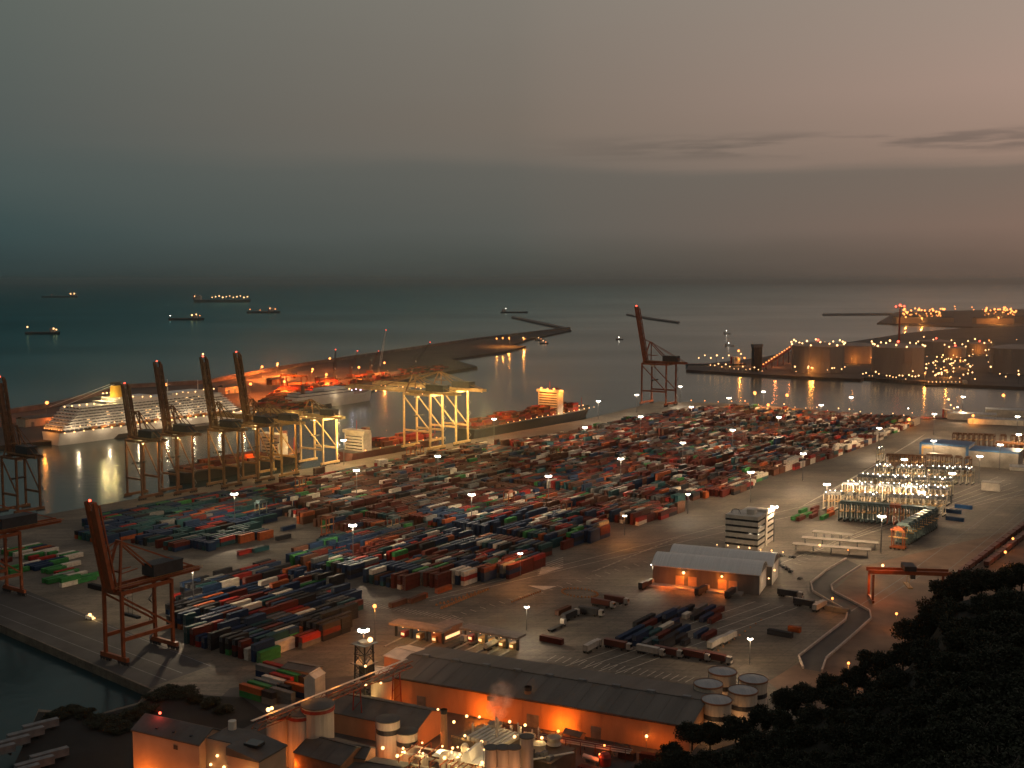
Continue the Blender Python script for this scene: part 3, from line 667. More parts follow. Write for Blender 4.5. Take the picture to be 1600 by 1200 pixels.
mb = MB(); mb.box(60, 205, -12, 12, 38, 40.5); mb.box(70, 120, -10, 10, 40.5, 43.5); mb.box(150, 196, -11, 11, 40.5, 43); mb.box(LS - 88, LS - 70, -17.5, 17.5, 34, 38); mb.build('top_deck', X_ship, cr)
mb = MB(); mb.box(8, 55, -13, 13, 17.2, 17.5); mb.build('stern_deck', X_deck, cr)
fu = MB(); fu.lathe([(6.4, 0), (6.2, 4), (5.9, 9), (5.6, 13)], 0, 0, 20); o = fu.build('funnel', X_funnel, cr, loc=(82, 0, 43.4), smooth=False); o.scale = (1.15, .72, 1)
c_ = MB().lathe([(6.1, 13), (6.3, 14), (5.9, 16.6), (4.5, 17)], 0, 0, 20).build('cap', X_dark, o)
mb = MB(); mb.tube((152, 0, 43), (152, 0, 58), .5); mb.box(151, 153, -4, 4, 52, 52.4); mb.tube((196, 0, 43), (196, 0, 54), .4); mb.build('mast', X_ship, cr)
mb = MB()
for y in (-3, 3): mb.tube((82, y, 59), (6, y * 3, 39), .22, 5)
mb.build('light_cable', X_white, cr)
lb = MB(); lb.lathe([(.1, -4.4), (1.2, -3.6), (1.6, -1.5), (1.6, 1.5), (1.2, 3.6), (.1, 4.4)], 0, 0, 8); me = lb.mesh('lifeboat', [pm('lifeboat_orange', (.5, .2, .06), .5, .2, .3)])
for i in range(16):
    o = bpy.data.objects.new('lifeboat', me); C.objects.link(o); o.parent = cr; o.location = (40 + i * 11.5, -18.4, 15.4); o.rotation_euler = (0, math.pi / 2, 0)
for i in range(22): put_bulb(cr, (4 + i * 11.5, -18.6, 13.2 + .0 * i), 'warm', .85)
for i in range(20): put_bulb(cr, (10 + i * 11 + rnd.uniform(-3, 3), -18.5, 18.4), 'warm', .5)
for i in range(14): put_bulb(cr, (62 + i * 11 + rnd.uniform(-4, 4), -12.6 + rnd.uniform(-3, 0), 42 + rnd.uniform(0, 2)), 'warm', .8)
for i in range(5): put_bulb(cr, (12 + i * 9, -8, 39.5), 'warm', .9)
for i in range(5): put_bulb(cr, (68 + i * 5, 4, 48.5), 'warm', .8)
for i in range(8): put_bulb(cr, (2.4, -15 + i * 4.2, 16.0), 'sodium', .5)
for x in (68, 70): lamp(cr, (x, -13 if x == 68 else 9, 46), (1, .75, .3), 11000, .6)
lamp(cr, (64, -4, 47), (1, .75, .3), 6000, .6)
for i in range(7): lamp(cr, (14 + i * 38, -27, 15.5), WARM, 6000, .6)
lamp(cr, (-8, 0, 19), SODIUM, 9000, .6)

# white ferry with only its bow clear of the cranes
e = G(588, 626, SEA); fr = thing('ferry', 'white ship whose raked bow shows beyond the lowered crane booms, lit deck above', 'ferry', e - A3(165) - B3(11), RZA)
hull_mesh(168, 24, 13, 0, bow=.3, sheer=4).build('hull', [X_ship, X_deck], fr)
mb = MB(); mb.box(8, 118, -11, 11, 13, 17); mb.box(12, 110, -11, 11, 18, 21); mb.box(60, 104, -10.5, 10.5, 22, 25); mb.build('deckhouse', X_ship, fr)
mb = MB(); mb.box(9, 117, -10.6, 10.6, 17, 18); mb.box(13, 109, -10.6, 10.6, 21, 22); mb.build('window_band', X_glass, fr)
MB().lathe([(3.2, 22), (2.8, 31)], 30, 0, 12).build('funnel', X_rdark, fr)
for i in range(9): put_bulb(fr, (70 + i * 9, -10, 17.5 + rnd.uniform(0, 3)), 'violet' if i > 3 else 'white', .8)
lamp(fr, (124, -2, 27), (.85, .8, 1), 900, .5); lamp(fr, (80, -18, 15), WARM, 1800, .6)

def cargo_ship(label, loc, rz, Ls, Bm, Dh, hm, house, hx, cols_, tiers, lit=True, cat='container ship', name='container_ship', dens=.85):
    t = thing(name, label, cat, loc, rz)
    hull_mesh(Ls, Bm, Dh, 0, bow=.14, sheer=3).build('hull', [hm, X_rdark], t)
    mb = MB(); mb.box(hx, hx + 12, -Bm / 2 + 1.5, Bm / 2 - 1.5, Dh, Dh + house); mb.box(hx - 1, hx + 9, -Bm / 2 - .5, Bm / 2 + .5, Dh + house, Dh + house + 3); hs = mb.build('deckhouse', X_cream, t)
    k = int(house / 3)
    for i in range(k): MB().box(hx - .08, hx, -Bm / 2 + 3, Bm / 2 - 3, Dh + 1.4 + i * 3, Dh + 2.4 + i * 3).build('window_band', X_glass, hs)
    MB().box(hx + 14, hx + 20, -3, 3, Dh, Dh + house + 4).build('funnel', X_rust, t)
    mb = MB(); mb.tube((hx + 4, 0, Dh + house + 3), (hx + 4, 0, Dh + house + 12), .4); mb.tube((Ls * .93, 0, Dh + 2), (Ls * .93, 0, Dh + 14), .4); mb.build('mast', X_red, t)
    mb = MB()
    for s in (-1, 1): mb.bar((2, s * Bm / 2 * .9, Dh + 1.1), (Ls * .86, s * Bm / 2 * .98, Dh + 1.1), .12)
    mb.build('railing', X_white, t)
    if cols_:
        for i in range(int((Ls * .86 - 8) / 13)):
            x = 6 + i * 13
            if hx - 13 < x < hx + 22: continue
            n0 = rnd.choice(tiers)
            for j in range(int((Bm - 3) / 2.5)):
                if rnd.random() > dens: continue
                for q in range(max(1, n0 - (rnd.random() < .3))):
                    y = -Bm / 2 + 2.6 + j * 2.5; b_ = loc + Vector((x * math.cos(rz) - y * math.sin(rz), x * math.sin(rz) + y * math.cos(rz), 0))
                    bulk_box(b_, rz, loc.z + Dh + .6 + q * 2.62, 12.19, CN.index(rnd.choice(cols_)))
    return t
s1 = cargo_ship('dark container ship with a glowing cream deckhouse near its stern, moored beyond the lit cranes', G(745, 688, SEA) - B3(16), RZA, 262, 31, 11, X_hull, 27, 166, ['maroon', 'red', 'orange', 'brown', 'brown'], (2, 3, 4))
for i in range(3): put_bulb(s1, (165, -9 + i * 9, 42), 'sodium', 1.3)
lamp(s1, (156, 0, 42), SODIUM, 42000, .8); lamp(s1, (172, -22, 40), SODIUM, 22000, .8); lamp(s1, (60, -12, 30), ORANGE, 26000, 1)
for i in range(17): put_bulb(s1, (60 + i * 11.8, -15.2, 13.2), 'warm', .55)
for i in range(6): put_bulb(s1, (200 + i * 9, 0 + rnd.uniform(-5, 5), 15), 'warm', .6)
s2 = cargo_ship('rust red container ship loaded with red boxes under the lit cranes', G(556, 722, SEA) - B3(15), RZA, 150, 27, 8, X_rust, 17, 14, ['red', 'maroon', 'orange', 'maroon'], (2, 3))
for i in range(6): put_bulb(s2, (15 + i * 22, -13.8, 9.2), 'sodium', .5)
lamp(s2, (50, -8, 24), SODIUM, 14000, 1); lamp(s2, (110, -8, 24), SODIUM, 12000, 1)
s3 = cargo_ship('cargo ship with orange lit holds seen between the legs of the yellow cranes', G(330, 762, SEA) - B3(44), RZA, 150, 26, 9, X_hull, 18, 108, ['maroon', 'orange', 'brown'], (1, 2))
lamp(s3, (80, -10, 16), ORANGE, 9000, 1); lamp(s3, (132, -10, 16), ORANGE, 12000, 1)

X_farhull = pm('sea_grey_hull', (.045, .05, .05), .6, .3, .1)
def small_ship(label, px, py, L_, Bm, bow_right=True, lamps=(), house_at=.12, hm=X_farhull, name='cargo_ship', cat='cargo ship', rzo=0, crane=0, sides=9):
    t = thing(name, label, cat, G(px, py, SEA), rzo if bow_right else rzo + math.pi)
    sh = MB(); hb = hull_mesh(L_, Bm, Bm * .35, 0, bow=.18, sheer=1.5); hb.build('hull', [hm, X_rust], t)
    h = Bm * .35; hx = L_ * house_at
    mb = MB(); mb.box(hx, hx + L_ * .1, -Bm * .4, Bm * .4, h, h + Bm * .55); mb.box(hx + L_ * .01, hx + L_ * .08, -Bm * .48, Bm * .48, h + Bm * .55, h + Bm * .68); mb.build('deckhouse', X_cream, t)
    MB().cyl(hx - L_ * .03, 0, h, h + Bm * .7, Bm * .09, 10).build('funnel', X_red, t)
    mb = MB(); mb.tube((L_ * .9, 0, h), (L_ * .9, 0, h + Bm * .8), Bm * .02); mb.tube((L_ * .5, 0, h), (L_ * .5, 0, h + Bm * .6), Bm * .02)
    for k in range(crane): mb.bar((L_ * (.35 + .2 * k), 0, h + Bm * .5), (L_ * (.47 + .2 * k), 0, h + Bm * .75), Bm * .03)
    mb.build('mast', X_grey, t)
    for u, zz, r, k in lamps: put_bulb(t, (L_ * u, -Bm * .3, h + Bm * zz), k, r * .75)
    return t
small_ship('large anchored ship strung with many warm lamps far out at sea', 304, 472, 420, 50, lamps=[(.02, .5, 7, 'warm'), (.1, .2, 4, 'warm')] + [(.32 + i * .062, .35 + .2 * ((i * 7) % 3) / 2, 6.5, 'warm') for i in range(11)], house_at=.02)
small_ship('small ship with a lamp on its mast and a bright stern, nearest the left edge', 40, 522, 110, 18, lamps=[(.08, .9, 3.2, 'warm'), (.75, .5, 3, 'warm'), (.82, .6, 3.6, 'warm'), (.9, .45, 3, 'warm')], house_at=.74)
small_ship('small ship anchored left of centre below the large lit ship', 264, 500, 150, 22, lamps=[(.05, .5, 2, 'white'), (.66, .6, 4, 'warm'), (.78, .7, 4.4, 'warm'), (.88, .5, 3, 'sodium')], house_at=.7)
small_ship('small ship with reddish lamps just right of and below the large lit ship', 386, 489, 170, 24, lamps=[(.1, .4, 3, 'sodium'), (.4, .3, 3, 'sodium'), (.7, .6, 5, 'warm'), (.85, .5, 4, 'sodium')], house_at=.68)
small_ship('faint far ship with one bright stern near the horizon on the left', 66, 465, 330, 40, lamps=[(.8, .5, 8, 'warm'), (.9, .55, 9, 'warm'), (.28, .3, 3, 'sodium')], house_at=.82)
small_ship('unlit grey ship far out above the tip of the breakwater', 782, 489, 140, 20, lamps=[(.2, .8, 2, 'white')], house_at=.1)
small_ship('tiny launch crossing open water between breakwater tip and lone crane', 962, 531, 22, 6, lamps=[(.4, .9, 1.2, 'white')], name='launch', cat='boat')
small_ship('tiny dark boat near the far right channel', 1132, 541, 26, 7, lamps=[(.4, .9, 1.0, 'white')], name='launch', cat='boat', hm=X_ship)
small_ship('tiny boat with a mast light far out beyond the right channel', 1130, 522, 24, 7, lamps=[(.4, 1.2, 1.6, 'white')], name='launch', cat='boat', hm=X_ship)
for i, (px, py) in enumerate(((812, 532), (836, 532), (843, 537))): small_ship(('pilot boat with a lamp off the mole, leftmost of three', 'pilot boat with a lamp off the mole, middle of three', 'pilot boat with a lamp off the mole, nearest of three')[i], px, py, 24, 7, lamps=[(.4, .8, 1.7, 'warm'), (.7, .3, 1.2, 'sodium')], name='launch', cat='boat')
tk = small_ship('lit tanker moored at the far quay beside the lone crane', 1072, 574, 118, 20, lamps=[(.2 + .1 * i, .6 + .25 * (i % 2), 1.8, 'warm') for i in range(6)] + [(.86, 1.3, 2.6, 'sodium'), (.9, 1.0, 2.2, 'warm'), (.96, .6, 2, 'sodium')], house_at=.78, name='tanker', cat='tanker', hm=X_teal)
lamp(tk, (104, -10, 22), SODIUM, 30000, 1)
tk = small_ship('small tanker with orange floodlit deck moored at the far right quay', 1411, 660, 78, 14, lamps=[(.05, .9, .9, 'white'), (.12, .5, .8, 'warm'), (.74, 1.6, 1.6, 'warm'), (.78, 1.1, 1.3, 'warm'), (.84, .8, 1.2, 'warm'), (.9, .9, 1.1, 'white'), (.96, .6, 1, 'warm')], house_at=.72, name='tanker', cat='tanker', crane=1, rzo=R(12))
lamp(tk, (30, 0, 9), ORANGE, 9000, .6); lamp(tk, (60, -8, 12), ORANGE, 9000, .6)
small_ship('long unlit barge under lamp reflections at the far tank quay', 1443, 603, 70, 9, lamps=[(.1 + .09 * i, .4, .9, 'warm') for i in range(10)], name='barge', cat='barge', house_at=.9)

# ------------------------------------------------------------------ mobile harbour cranes and gear on the outer mole
def mobile_crane(label, px, py, hgt, lean, blen, paint, boomp, rz=0):
    t = thing('mobile_crane', label, 'mobile crane', G(px, py, .4), rz, 'mobile cranes on the outer mole')
    mb = MB(); mb.box(-8, 8, -5, 5, 1.2, 3.4); mb.build('chassis', X_dark, t)
    for sx_ in (-1, 1):
        for sy in (-1, 1):
            mb = MB(); mb.bar((sx_ * 6, sy * 4, 2), (sx_ * 9, sy * 8, 1.6), .9); mb.box(sx_ * 9 - 1.4, sx_ * 9 + 1.4, sy * 8 - 1.4, sy * 8 + 1.4, 0, .9); mb.build('outrigger', X_dark, t)
    mb = MB(); mb.box(-7, 4, -3, 3, 3.6, 8); mb.build('machinery_house', paint, t)
    mb = MB()
    for x in (-1.3, 1.3):
        for y in (-1.3, 1.3): mb.bar((x, y, 8), (x * .7, y * .7, hgt), .5)
    for i in range(6):
        z = 8 + (hgt - 8) * i / 6; z2 = 8 + (hgt - 8) * (i + 1) / 6
        for y in (-1.2, 1.2): mb.bar((-1.2, y, z), (1.2, y, z2), .3)
        for x in (-1.2, 1.2): mb.bar((x, -1.2, z), (x, 1.2, z2), .3)
    mb.build('tower', paint, t); MB().box(1.2, 3.4, -1.3, 1.3, hgt * .6, hgt * .6 + 3).build('operator_cab', X_white, t)
    c, s = math.cos(lean), math.sin(lean); mb = MB()
    def q(u, a_, b_): return (2 + u * c - b_ * s, a_, hgt * .55 + u * s + b_ * c)
    for a_ in (-1, 1):
        for b_ in (-1, 1): mb.bar(q(0, a_ * .6, b_ * .6), q(blen * .2, a_ * 1.5, b_ * 1.5), .4); mb.bar(q(blen * .2, a_ * 1.5, b_ * 1.5), q(blen, a_ * .5, b_ * .5), .4)
    n = int(blen / 3)
    for i in range(n):
        u0, u1 = blen * i / n, blen * (i + 1) / n; w = 1.4 - .8 * i / n
        for a_ in (-1, 1): mb.bar(q(u0, a_ * w, -w), q(u1, a_ * w, w), .25)
        for b_ in (-1, 1): mb.bar(q(u0, -w, b_ * w), q(u1, w, b_ * w), .25)
    mb.build('boom', boomp, t)
    mb = MB(); mb.bar((0, 0, hgt), q(blen * .8, 0, 1), .25); mb.bar(q(blen, 0, 0), (q(blen, 0, 0)[0], 0, hgt * .8), .2); mb.build('cable', X_dark, t)
    put_bulb(t, q(blen + .8, 0, 0), 'red', .8); return t
mobile_crane('dark slim mobile crane with a red tip lamp, leftmost on the outer mole', 522, 594, 30, R(88), 34, X_dark, X_dark)
mobile_crane('maroon mobile crane leaning to the right on the outer mole', 548, 592, 30, R(72), 32, X_rust, X_rust)
mobile_crane('tall mobile crane with pale lattice boom and red tip on the outer mole', 592, 590, 36, R(80), 62, X_grey, X_white)
mobile_crane('short rust coloured mobile crane left of the tall pale one', 579, 586, 26, R(66), 30, X_rust, X_rust)
mobile_crane('black mobile crane leaning far right beyond the ferry bow', 648, 578, 24, R(55), 46, X_dark, X_dark)
def rtg(label, px, py, wid, hgt, rz, paint, lit=True, grp='yard gantry cranes', ln=12, z=.4):
    t = thing('gantry_crane', label, 'gantry crane', G(px, py, z), rz, grp)
    for sx_ in (-1, 1):
        for sy in (-1, 1): MB().bar((sx_ * wid / 2, sy * ln / 2, 1.2), (sx_ * wid / 2, sy * ln / 2, hgt), 1.1).build('leg', paint, t)
        mb = MB(); mb.bar((sx_ * wid / 2, -ln / 2 - 2, 1.4), (sx_ * wid / 2, ln / 2 + 2, 1.4), 1.0, 1.2)
        for k in (-1, 1): mb.tube((sx_ * wid / 2 - .4, k * ln / 2, .7), (sx_ * wid / 2 + .4, k * ln / 2, .7), .7, 10)
        mb.build('wheel_beam', paint, t)
    for sy in (-1, 1): MB().bar((-wid / 2 - 2, sy * ln * .28, hgt + .8), (wid / 2 + 2, sy * ln * .28, hgt + .8), 1.2, 2).build('girder', paint, t)
    mb = MB(); mb.box(-3, 3, -ln * .4, ln * .4, hgt + 1.9, hgt + 4.4); mb.box(1, 3.4, -1.2, 1.2, hgt - 3, hgt - .4); mb.build('trolley', X_dark, t)
    mb = MB(); mb.box(-1.2, 1.2, -6, 6, hgt * .55, hgt * .55 + .5)
    for k in (-4, 4): mb.bar((0, k, hgt * .58), (0, k * .5, hgt), .15)
    mb.build('spreader', X_yellow, t); return t
t = rtg('orange lit yard gantry frame on the outer mole behind the cranes', 459, 610, 44, 22, RZB, X_orange)
lamp(t, (0, -20, 26), ORANGE, 90000, 1)
t = rtg('orange rail gantry spanning the tracks beside the winding road', 1418, 940, 38, 15.5, R(-7), X_orange, z=0)
put_bulb(t, (-14, -4, 20), 'warm', .8); lamp(t, (-14, -5, 21), ORANGE, 3500, .6); lamp(t, (-16, 2, 8), ORANGE, 3000, .6)

for k, (px, py, w_, d_, h_, mt_, lab) in enumerate(((450, 607, 30, 14, 8, X_orange, 'orange lit store among boxes on the mole under the gantry frame'), (425, 602, 26, 12, 9, X_rust, 'rust coloured store on the mole left of the orange gantry frame'), (500, 598, 34, 12, 7, X_rust, 'long rust coloured store on the mole right of the orange gantry frame'), (610, 588, 28, 12, 7, X_grey, 'grey store on the mole behind the ferry bow'), (352, 616, 40, 16, 10, X_wall, 'pale terminal building on the mole behind the cruise ship bow'), (40, 668, 60, 18, 9, X_wall, 'pale lit terminal building on the mole left of the cruise ship stern'))):
    t = thing('store_building', lab, 'building', G(px, py, .4), RZA); mb = MB(); mb.box(0, w_, 0, d_, 0, h_); mb.build('wall', mt_, t); mb = MB(); mb.extx([(-.5, h_), (d_ / 2, h_ + 2.4), (d_ + .5, h_), (d_ + .5, h_ + .3), (d_ / 2, h_ + 2.8), (-.5, h_ + .3)], -.5, w_ + .5); mb.build('roof', X_rdark, t)
    for i in range(3): MB().box(w_ * (.12 + .3 * i), w_ * (.12 + .3 * i) + 4, -.12, -.02, 0, h_ * .6).build('door', X_grey, t)
    lamp(t, (w_ * .5, -8, h_ * .8), (1, .2, .03) if k != 4 else SODIUM, 7000, .6)

# ------------------------------------------------------------------ lamps of the port
def mast_proto(h):
    t = thing('floodlight_mast', 'x', 'floodlight mast', (0, 0, 0))
    MB().lathe([(.45, 0), (.32, h * .5), (.2, h)], 0, 0, 8).build('pole', X_grey, t); MB().cyl(0, 0, 0, .5, .9, 10).build('base', X_conc, t)
    mb = MB(); mb.cyl(0, 0, h - .35, h - .1, 1.6, 12); mb.build('crown', X_grey, t)
    mb = MB()
    for i in range(8):
        a = i * math.pi / 4; mb.ball((1.75 * math.cos(a), 1.75 * math.sin(a), h - .95), .85, 6, 0, .75)
    mb.ball((0, 0, h - 1.1), 1.3, 8, 0, .6)
    mb.build('floodlight', E_white, t); return t
MH = 24.0
_mp = mast_proto(MH); MT = tree_of(_mp)
MASTS = [(366, 772, 'left of the yard between teal and red stacks'), (301, 888, 'over the long orange row behind the near orange crane'), (557, 735, 'at the top edge of the yard near the lit cream crane'),
 (551, 821, 'on the bare concrete in the middle left of the yard'), (684, 713, 'in front of the floodlit pair of yellow cranes'), (737, 773, 'above pale grey boxes in mid yard'), (857, 744, 'over orange boxes at the centre of the yard'),
 (970, 717, 'over the red boxes right of centre'), (1067, 692, 'upper right part of the stacks, below the lone crane'), (914, 668, 'at the upper edge of the stacks by the dark ship bow'), (1001, 651, 'at the far edge of stacks left of the lone crane'),
 (935, 627, 'on the quay beyond the bow of the dark ship'), (995, 617, 'on the quay tip left of the lone crane'), (1063, 604, 'between the legs of the lone crane'), (1080, 636, 'right at the foot of the lone crane'), (1139, 622, 'far quay right of the lone crane'), (1145, 672, 'far right part of the stacks'),
 (1193, 612, 'just right of the orange beacon on the far quay'), (1217, 652, 'at the far corner of the stacks'), (1283, 633, 'far quay edge above the stacks'), (1330, 621, 'standing against the channel water'), (1374, 669, 'by the white container row at the yard edge'),
 (1460, 647, 'behind the small lit tanker'), (1505, 620, 'against the channel water on the right'), (1590, 651, 'at the far right edge of the port'), (1592, 679, 'at the right edge above the brown carriers'), (1459, 689, 'above the blue framed shed'), (1563, 695, 'at the right end of the blue framed shed'),
 (1255, 709, 'at the edge of the stacks beside the open road'), (1173, 738, 'at the right corner of the stacks'), (1292, 757, 'left of the lit carriers'), (1210, 792, 'right behind the banded office block'), (1378, 807, 'in front of the grey carrier line'), (1413, 718, 'left front corner of the shed behind lit carriers'),
 (1488, 740, 'among the lit carriers, the brightest there'), (1531, 713, 'in front of the blue framed shed'), (1440, 769, 'over the right half of the lit carriers'), (1075, 773, 'at the end of the near white row beside the road'), (976, 807, 'orange tinted, at the road end of a blue row'), (813, 866, 'at the near corner of the gate-side stacks'), (537, 688, 'between red ship and lit cream crane'), (772, 655, 'on the quay in front of the dark ship'),
 (823, 950, 'right of the gate canopy on the open yard'), (1172, 1000, 'over the trailer park below the warehouse'), (568, 985, 'behind the works tower'), (1020, 884, 'at the left gable of the barrel roofed warehouse')]
first = True
for i, (px, py, w_) in enumerate(MASTS):
    ql = {823: 12, 1172: 12, 568: 24, 1020: 11, 813: 14, 976: 14, 1075: 15}.get(px, MH); s_ = ql / MH
    d = ray(px, py); tt = (ql - 1 - H) / d.z; loc = Vector((d.x * tt, d.y * tt, 0))
    lab = 'floodlight mast ' + w_
    if first: _mp.location = loc; o = _mp; o['label'] = lab; o['group'] = 'floodlight masts across the terminal'; first = False
    else: o = dup(MT, loc, rnd.uniform(0, 3), lab, 'floodlight masts across the terminal', s_ if s_ < 1 else None)
    col = SODIUM if px in (976, 813, 568) else (1, .68, .38) if px > 1150 else WARM
    pw = 38000 if ql > 20 else 12000
    if (px, py) in ((1459, 689), (1563, 695), (1531, 713), (1488, 740), (1440, 769), (1413, 718)): pw = 14000
    if px == 568: pw = 7000
    if py < 690: pw *= 1.25
    if px > 1150 and ql > 20: pw *= 1.35
    lamp(o, (0, 0, MH - 2.6), col, pw * MPOW, 1.2, ies=True)
# sodium poles of the mole and quays
def pole_proto(h, k, name='street_lamp'):
    t = thing(name, 'x', 'street lamp', (0, 0, 0)); mb = MB(); mb.lathe([(.25, 0), (.14, h)], 0, 0, 6); mb.bar((0, 0, h), (1.6, 0, h + .3), .16); mb.build('pole', X_grey, t)
    MB().box(1, 2.4, -.35, .35, h + .25, h + .5).build('lamp_head', X_dark, t)
    o = put_bulb(t, (1.7, 0, h - .1), k, .9, 'lamp_glass'); return t
_p = pole_proto(20, 'sodium'); PT = tree_of(_p); first = True
for px, py, w_ in ((408, 573, 'tall sodium lamp on the mole right of the raised booms, brightest'), (433, 568, 'slim sodium lamp beside the brightest one on the mole'), (487, 577, 'sodium lamp behind the orange gantry frame'), (509, 585, 'bright sodium lamp left of the slim dark mobile crane'), (445, 596, 'sodium lamp in front of the orange gantry frame'),
    (514, 560, 'faint sodium lamp by the breakwater above the slim mobile crane'), (560, 574, 'bright sodium lamp between the mobile cranes'), (600, 567, 'sodium lamp right of the tall pale mobile crane'), (72, 632, 'lamp on the breakwater behind the cruise ship stern'), (259, 601, 'lamp on the breakwater behind the cruise ship funnel'), (391, 600, 'sodium lamp behind the fourth raised boom'),
    (775, 529, 'first lamp near the breakwater end'), (786, 528, 'second lamp near the breakwater end'), (796, 528, 'third lamp near the breakwater end'), (818, 529, 'lamp nearest the breakwater end'), (1180, 616, 'orange beacon lamp on the far quay, left one'), (1229, 620, 'orange beacon lamp on the far quay, right one'), (1570, 620, 'orange lamp on the far quay at the right edge')):
    d = ray(px, py); h = 20 if py < 612 else 18; tt = (h - H) / d.z; loc = Vector((d.x * tt, d.y * tt, 0))
    if first: o = _p; o.location = loc; o['label'] = w_; o['group'] = 'sodium lamps on the mole and quays'; first = False
    else: o = dup(PT, loc, rnd.uniform(0, 6), w_, 'sodium lamps on the mole and quays')
    big = 'bright' in w_ or 'beacon' in w_
    if big: [setattr(c, 'scale', (2.1, 2.1, 2.1)) for c in o.children if c.name.startswith('lamp_glass')]
    lamp(o, (1.7, 0, 17.6), (1, .2, .03) if px < 700 else SODIUM, (11000 if 560 < py < 612 and px > 380 else 2500) * (1.6 if big else 1), 1, ies=True)
for x in (380, 430, 470, 530, 580): 
    pass
o = thing('street_lamp', 'orange sodium lamp on a pole over the pale slab between stacks and gate', 'street lamp', G(586, 1003), 0)
MB().lathe([(.2, 0), (.12, 17)], 0, 0, 6).build('pole', X_grey, o); put_bulb(o, (0, 0, 17.2), 'sodium', 1.0, 'lamp_glass'); lamp(o, (0, 0, 15.6), SODIUM, 900, .8, ies=True)

# ------------------------------------------------------------------ straddle carriers
def carrier(paint, lamps_):
    t = thing('straddle_carrier', 'x', 'straddle carrier'); h = 12.6
    for sx_ in (-1, 1):
        mb = MB()
        for x in (-3.4, 3.4): mb.bar((x, sx_ * 2.2, 1.3), (x, sx_ * 2.2, h), .55, .6)
        mb.bar((-4.6, sx_ * 2.2, 1.5), (4.6, sx_ * 2.2, 1.5), .7, .9)
        for x in (-3.9, -1.4, 1.4, 3.9): mb.tube((x, sx_ * 2.2 - .3, .75), (x, sx_ * 2.2 + .3, .75), .75, 8, 1)
        mb.build('side_frame', [paint, X_black], t)
    mb = MB()
    for s in (-1, 1): mb.bar((-4.4, s * 2.2, h), (4.4, s * 2.2, h), .6, .8); mb.bar((s * 3.4, -2.4, h + .1), (s * 3.4, 2.4, h + .1), .6, .7)
    mb.box(-3, 2.4, -2.0, 2.0, h + .4, h + 1.6); mb.build('top_frame', X_grey if lamps_ else paint, t)
    MB().box(3.6, 5, -2.4, -1, h - 2.2, h).build('operator_cab', X_white if lamps_ else X_glass, t)
    mb = MB(); mb.box(-5.8, 5.8, -1.1, 1.1, 7.4, 7.8); mb.bar((-2, 0, 7.8), (-2, 0, h), .15); mb.bar((2, 0, 7.8), (2, 0, h), .15); mb.build('spreader', X_yellow, t)
    if lamps_:
        for x in (-3.9, 3.9) if lamps_ > 1 else (3.9,): put_bulb(t, (x, 0, h + 1.5), 'white', .42)
    return t
X_ccar = pm('pale_carrier_paint', (.46, .40, .30), .6, .3, .3)
_cp = {'grey': (tree_of(carrier(X_teal, False))), 'lit': tree_of(carrier(X_ccar, 2)), 'half': tree_of(carrier(X_ccar, 1)), 'orange': tree_of(carrier(X_orange, False)), 'brown': tree_of(carrier(X_brown, False))}
def row(p0, p1, n, kind, rz, label, skip=0, odd=None):
    a_, b_ = G(*p0), G(*p1)
    for i in range(n):
        loc = a_.lerp(b_, i / max(1, n - 1)) + Vector((rnd.uniform(-.3, .3), rnd.uniform(-.3, .3), 0))
        if skip and rnd.random() < skip: continue
        k = kind if kind != 'lit' or rnd.random() < .45 else 'half'; lb = label
        if odd and i in odd: k = 'orange'; lb = 'orange carrier standing in the grey line, ' + ('left one' if i == odd[0] else 'right one')
        dup(_cp[k], loc, rz, lb, 'straddle carriers ' + label.split(',')[-1].strip())
row((1318, 813), (1456, 824), 17, 'grey', RZA, 'grey straddle carrier, in the long parked front line', odd=(9, 10))
row((1412, 850), (1452, 826), 8, 'grey', RZB + math.pi, 'grey straddle carrier, in the short line running towards the camera')
for o in [dup(_cp['orange'], G(1403, 858), RZB + math.pi, 'bright orange straddle carrier at the near end of the short line', 'orange carriers')]: pass
row((1293, 797), (1470, 806), 20, 'lit', RZA, 'pale lit straddle carrier, first lit row behind the grey line', .1)
row((1322, 781), (1476, 789), 18, 'lit', RZA, 'pale lit straddle carrier, second lit row', .15)
row((1345, 768), (1482, 775), 18, 'lit', RZA, 'pale lit straddle carrier, third lit row', .15)
row((1372, 752), (1515, 757), 18, 'lit', RZA, 'pale lit straddle carrier, fourth lit row farthest back', .12)
row((1389, 733), (1440, 735), 9, 'brown', RZA, 'brown straddle carrier, in the back row left of the shed')
row((1452, 732), (1512, 738), 9, 'brown', RZA, 'brown straddle carrier, in the back row before the shed', .2)
row((1492, 697), (1600, 701), 14, 'brown', RZA, 'brown straddle carrier, in the farthest row at the right edge', .2)
row((1560, 712), (1612, 716), 8, 'brown', RZA, 'brown straddle carrier, in the row beside the shed at the right edge', .2)
for px, py, k, rz, lab in ((512, 838, 'orange', RZA, 'orange straddle carrier crossing the open concrete in the middle of the yard'), (408, 812, 'grey', RZA, 'grey straddle carrier working between teal and red stacks'), (615, 838, 'grey', RZA, 'grey straddle carrier at the mouth of the stacks in mid yard'), (642, 722, 'orange', RZA, 'orange straddle carrier on the apron under the floodlit cranes'), (655, 717, 'orange', RZB, 'second orange straddle carrier under the floodlit cranes'),
    (885, 812, 'orange', RZA, 'orange straddle carrier at the road end of the centre stacks'), (795, 795, 'orange', RZA, 'orange straddle carrier in the aisle at the centre of the stacks'), (870, 720, 'brown', RZA, 'brown straddle carrier deep in the far stacks'), (470, 772, 'orange', RZA, 'orange straddle carrier behind the raised boom cranes'), (1375, 722, 'lit', RZA, 'lit straddle carrier driving on the open road by the white containers')):
    dup(_cp[k], G(px, py), rz, lab, 'straddle carriers at work')
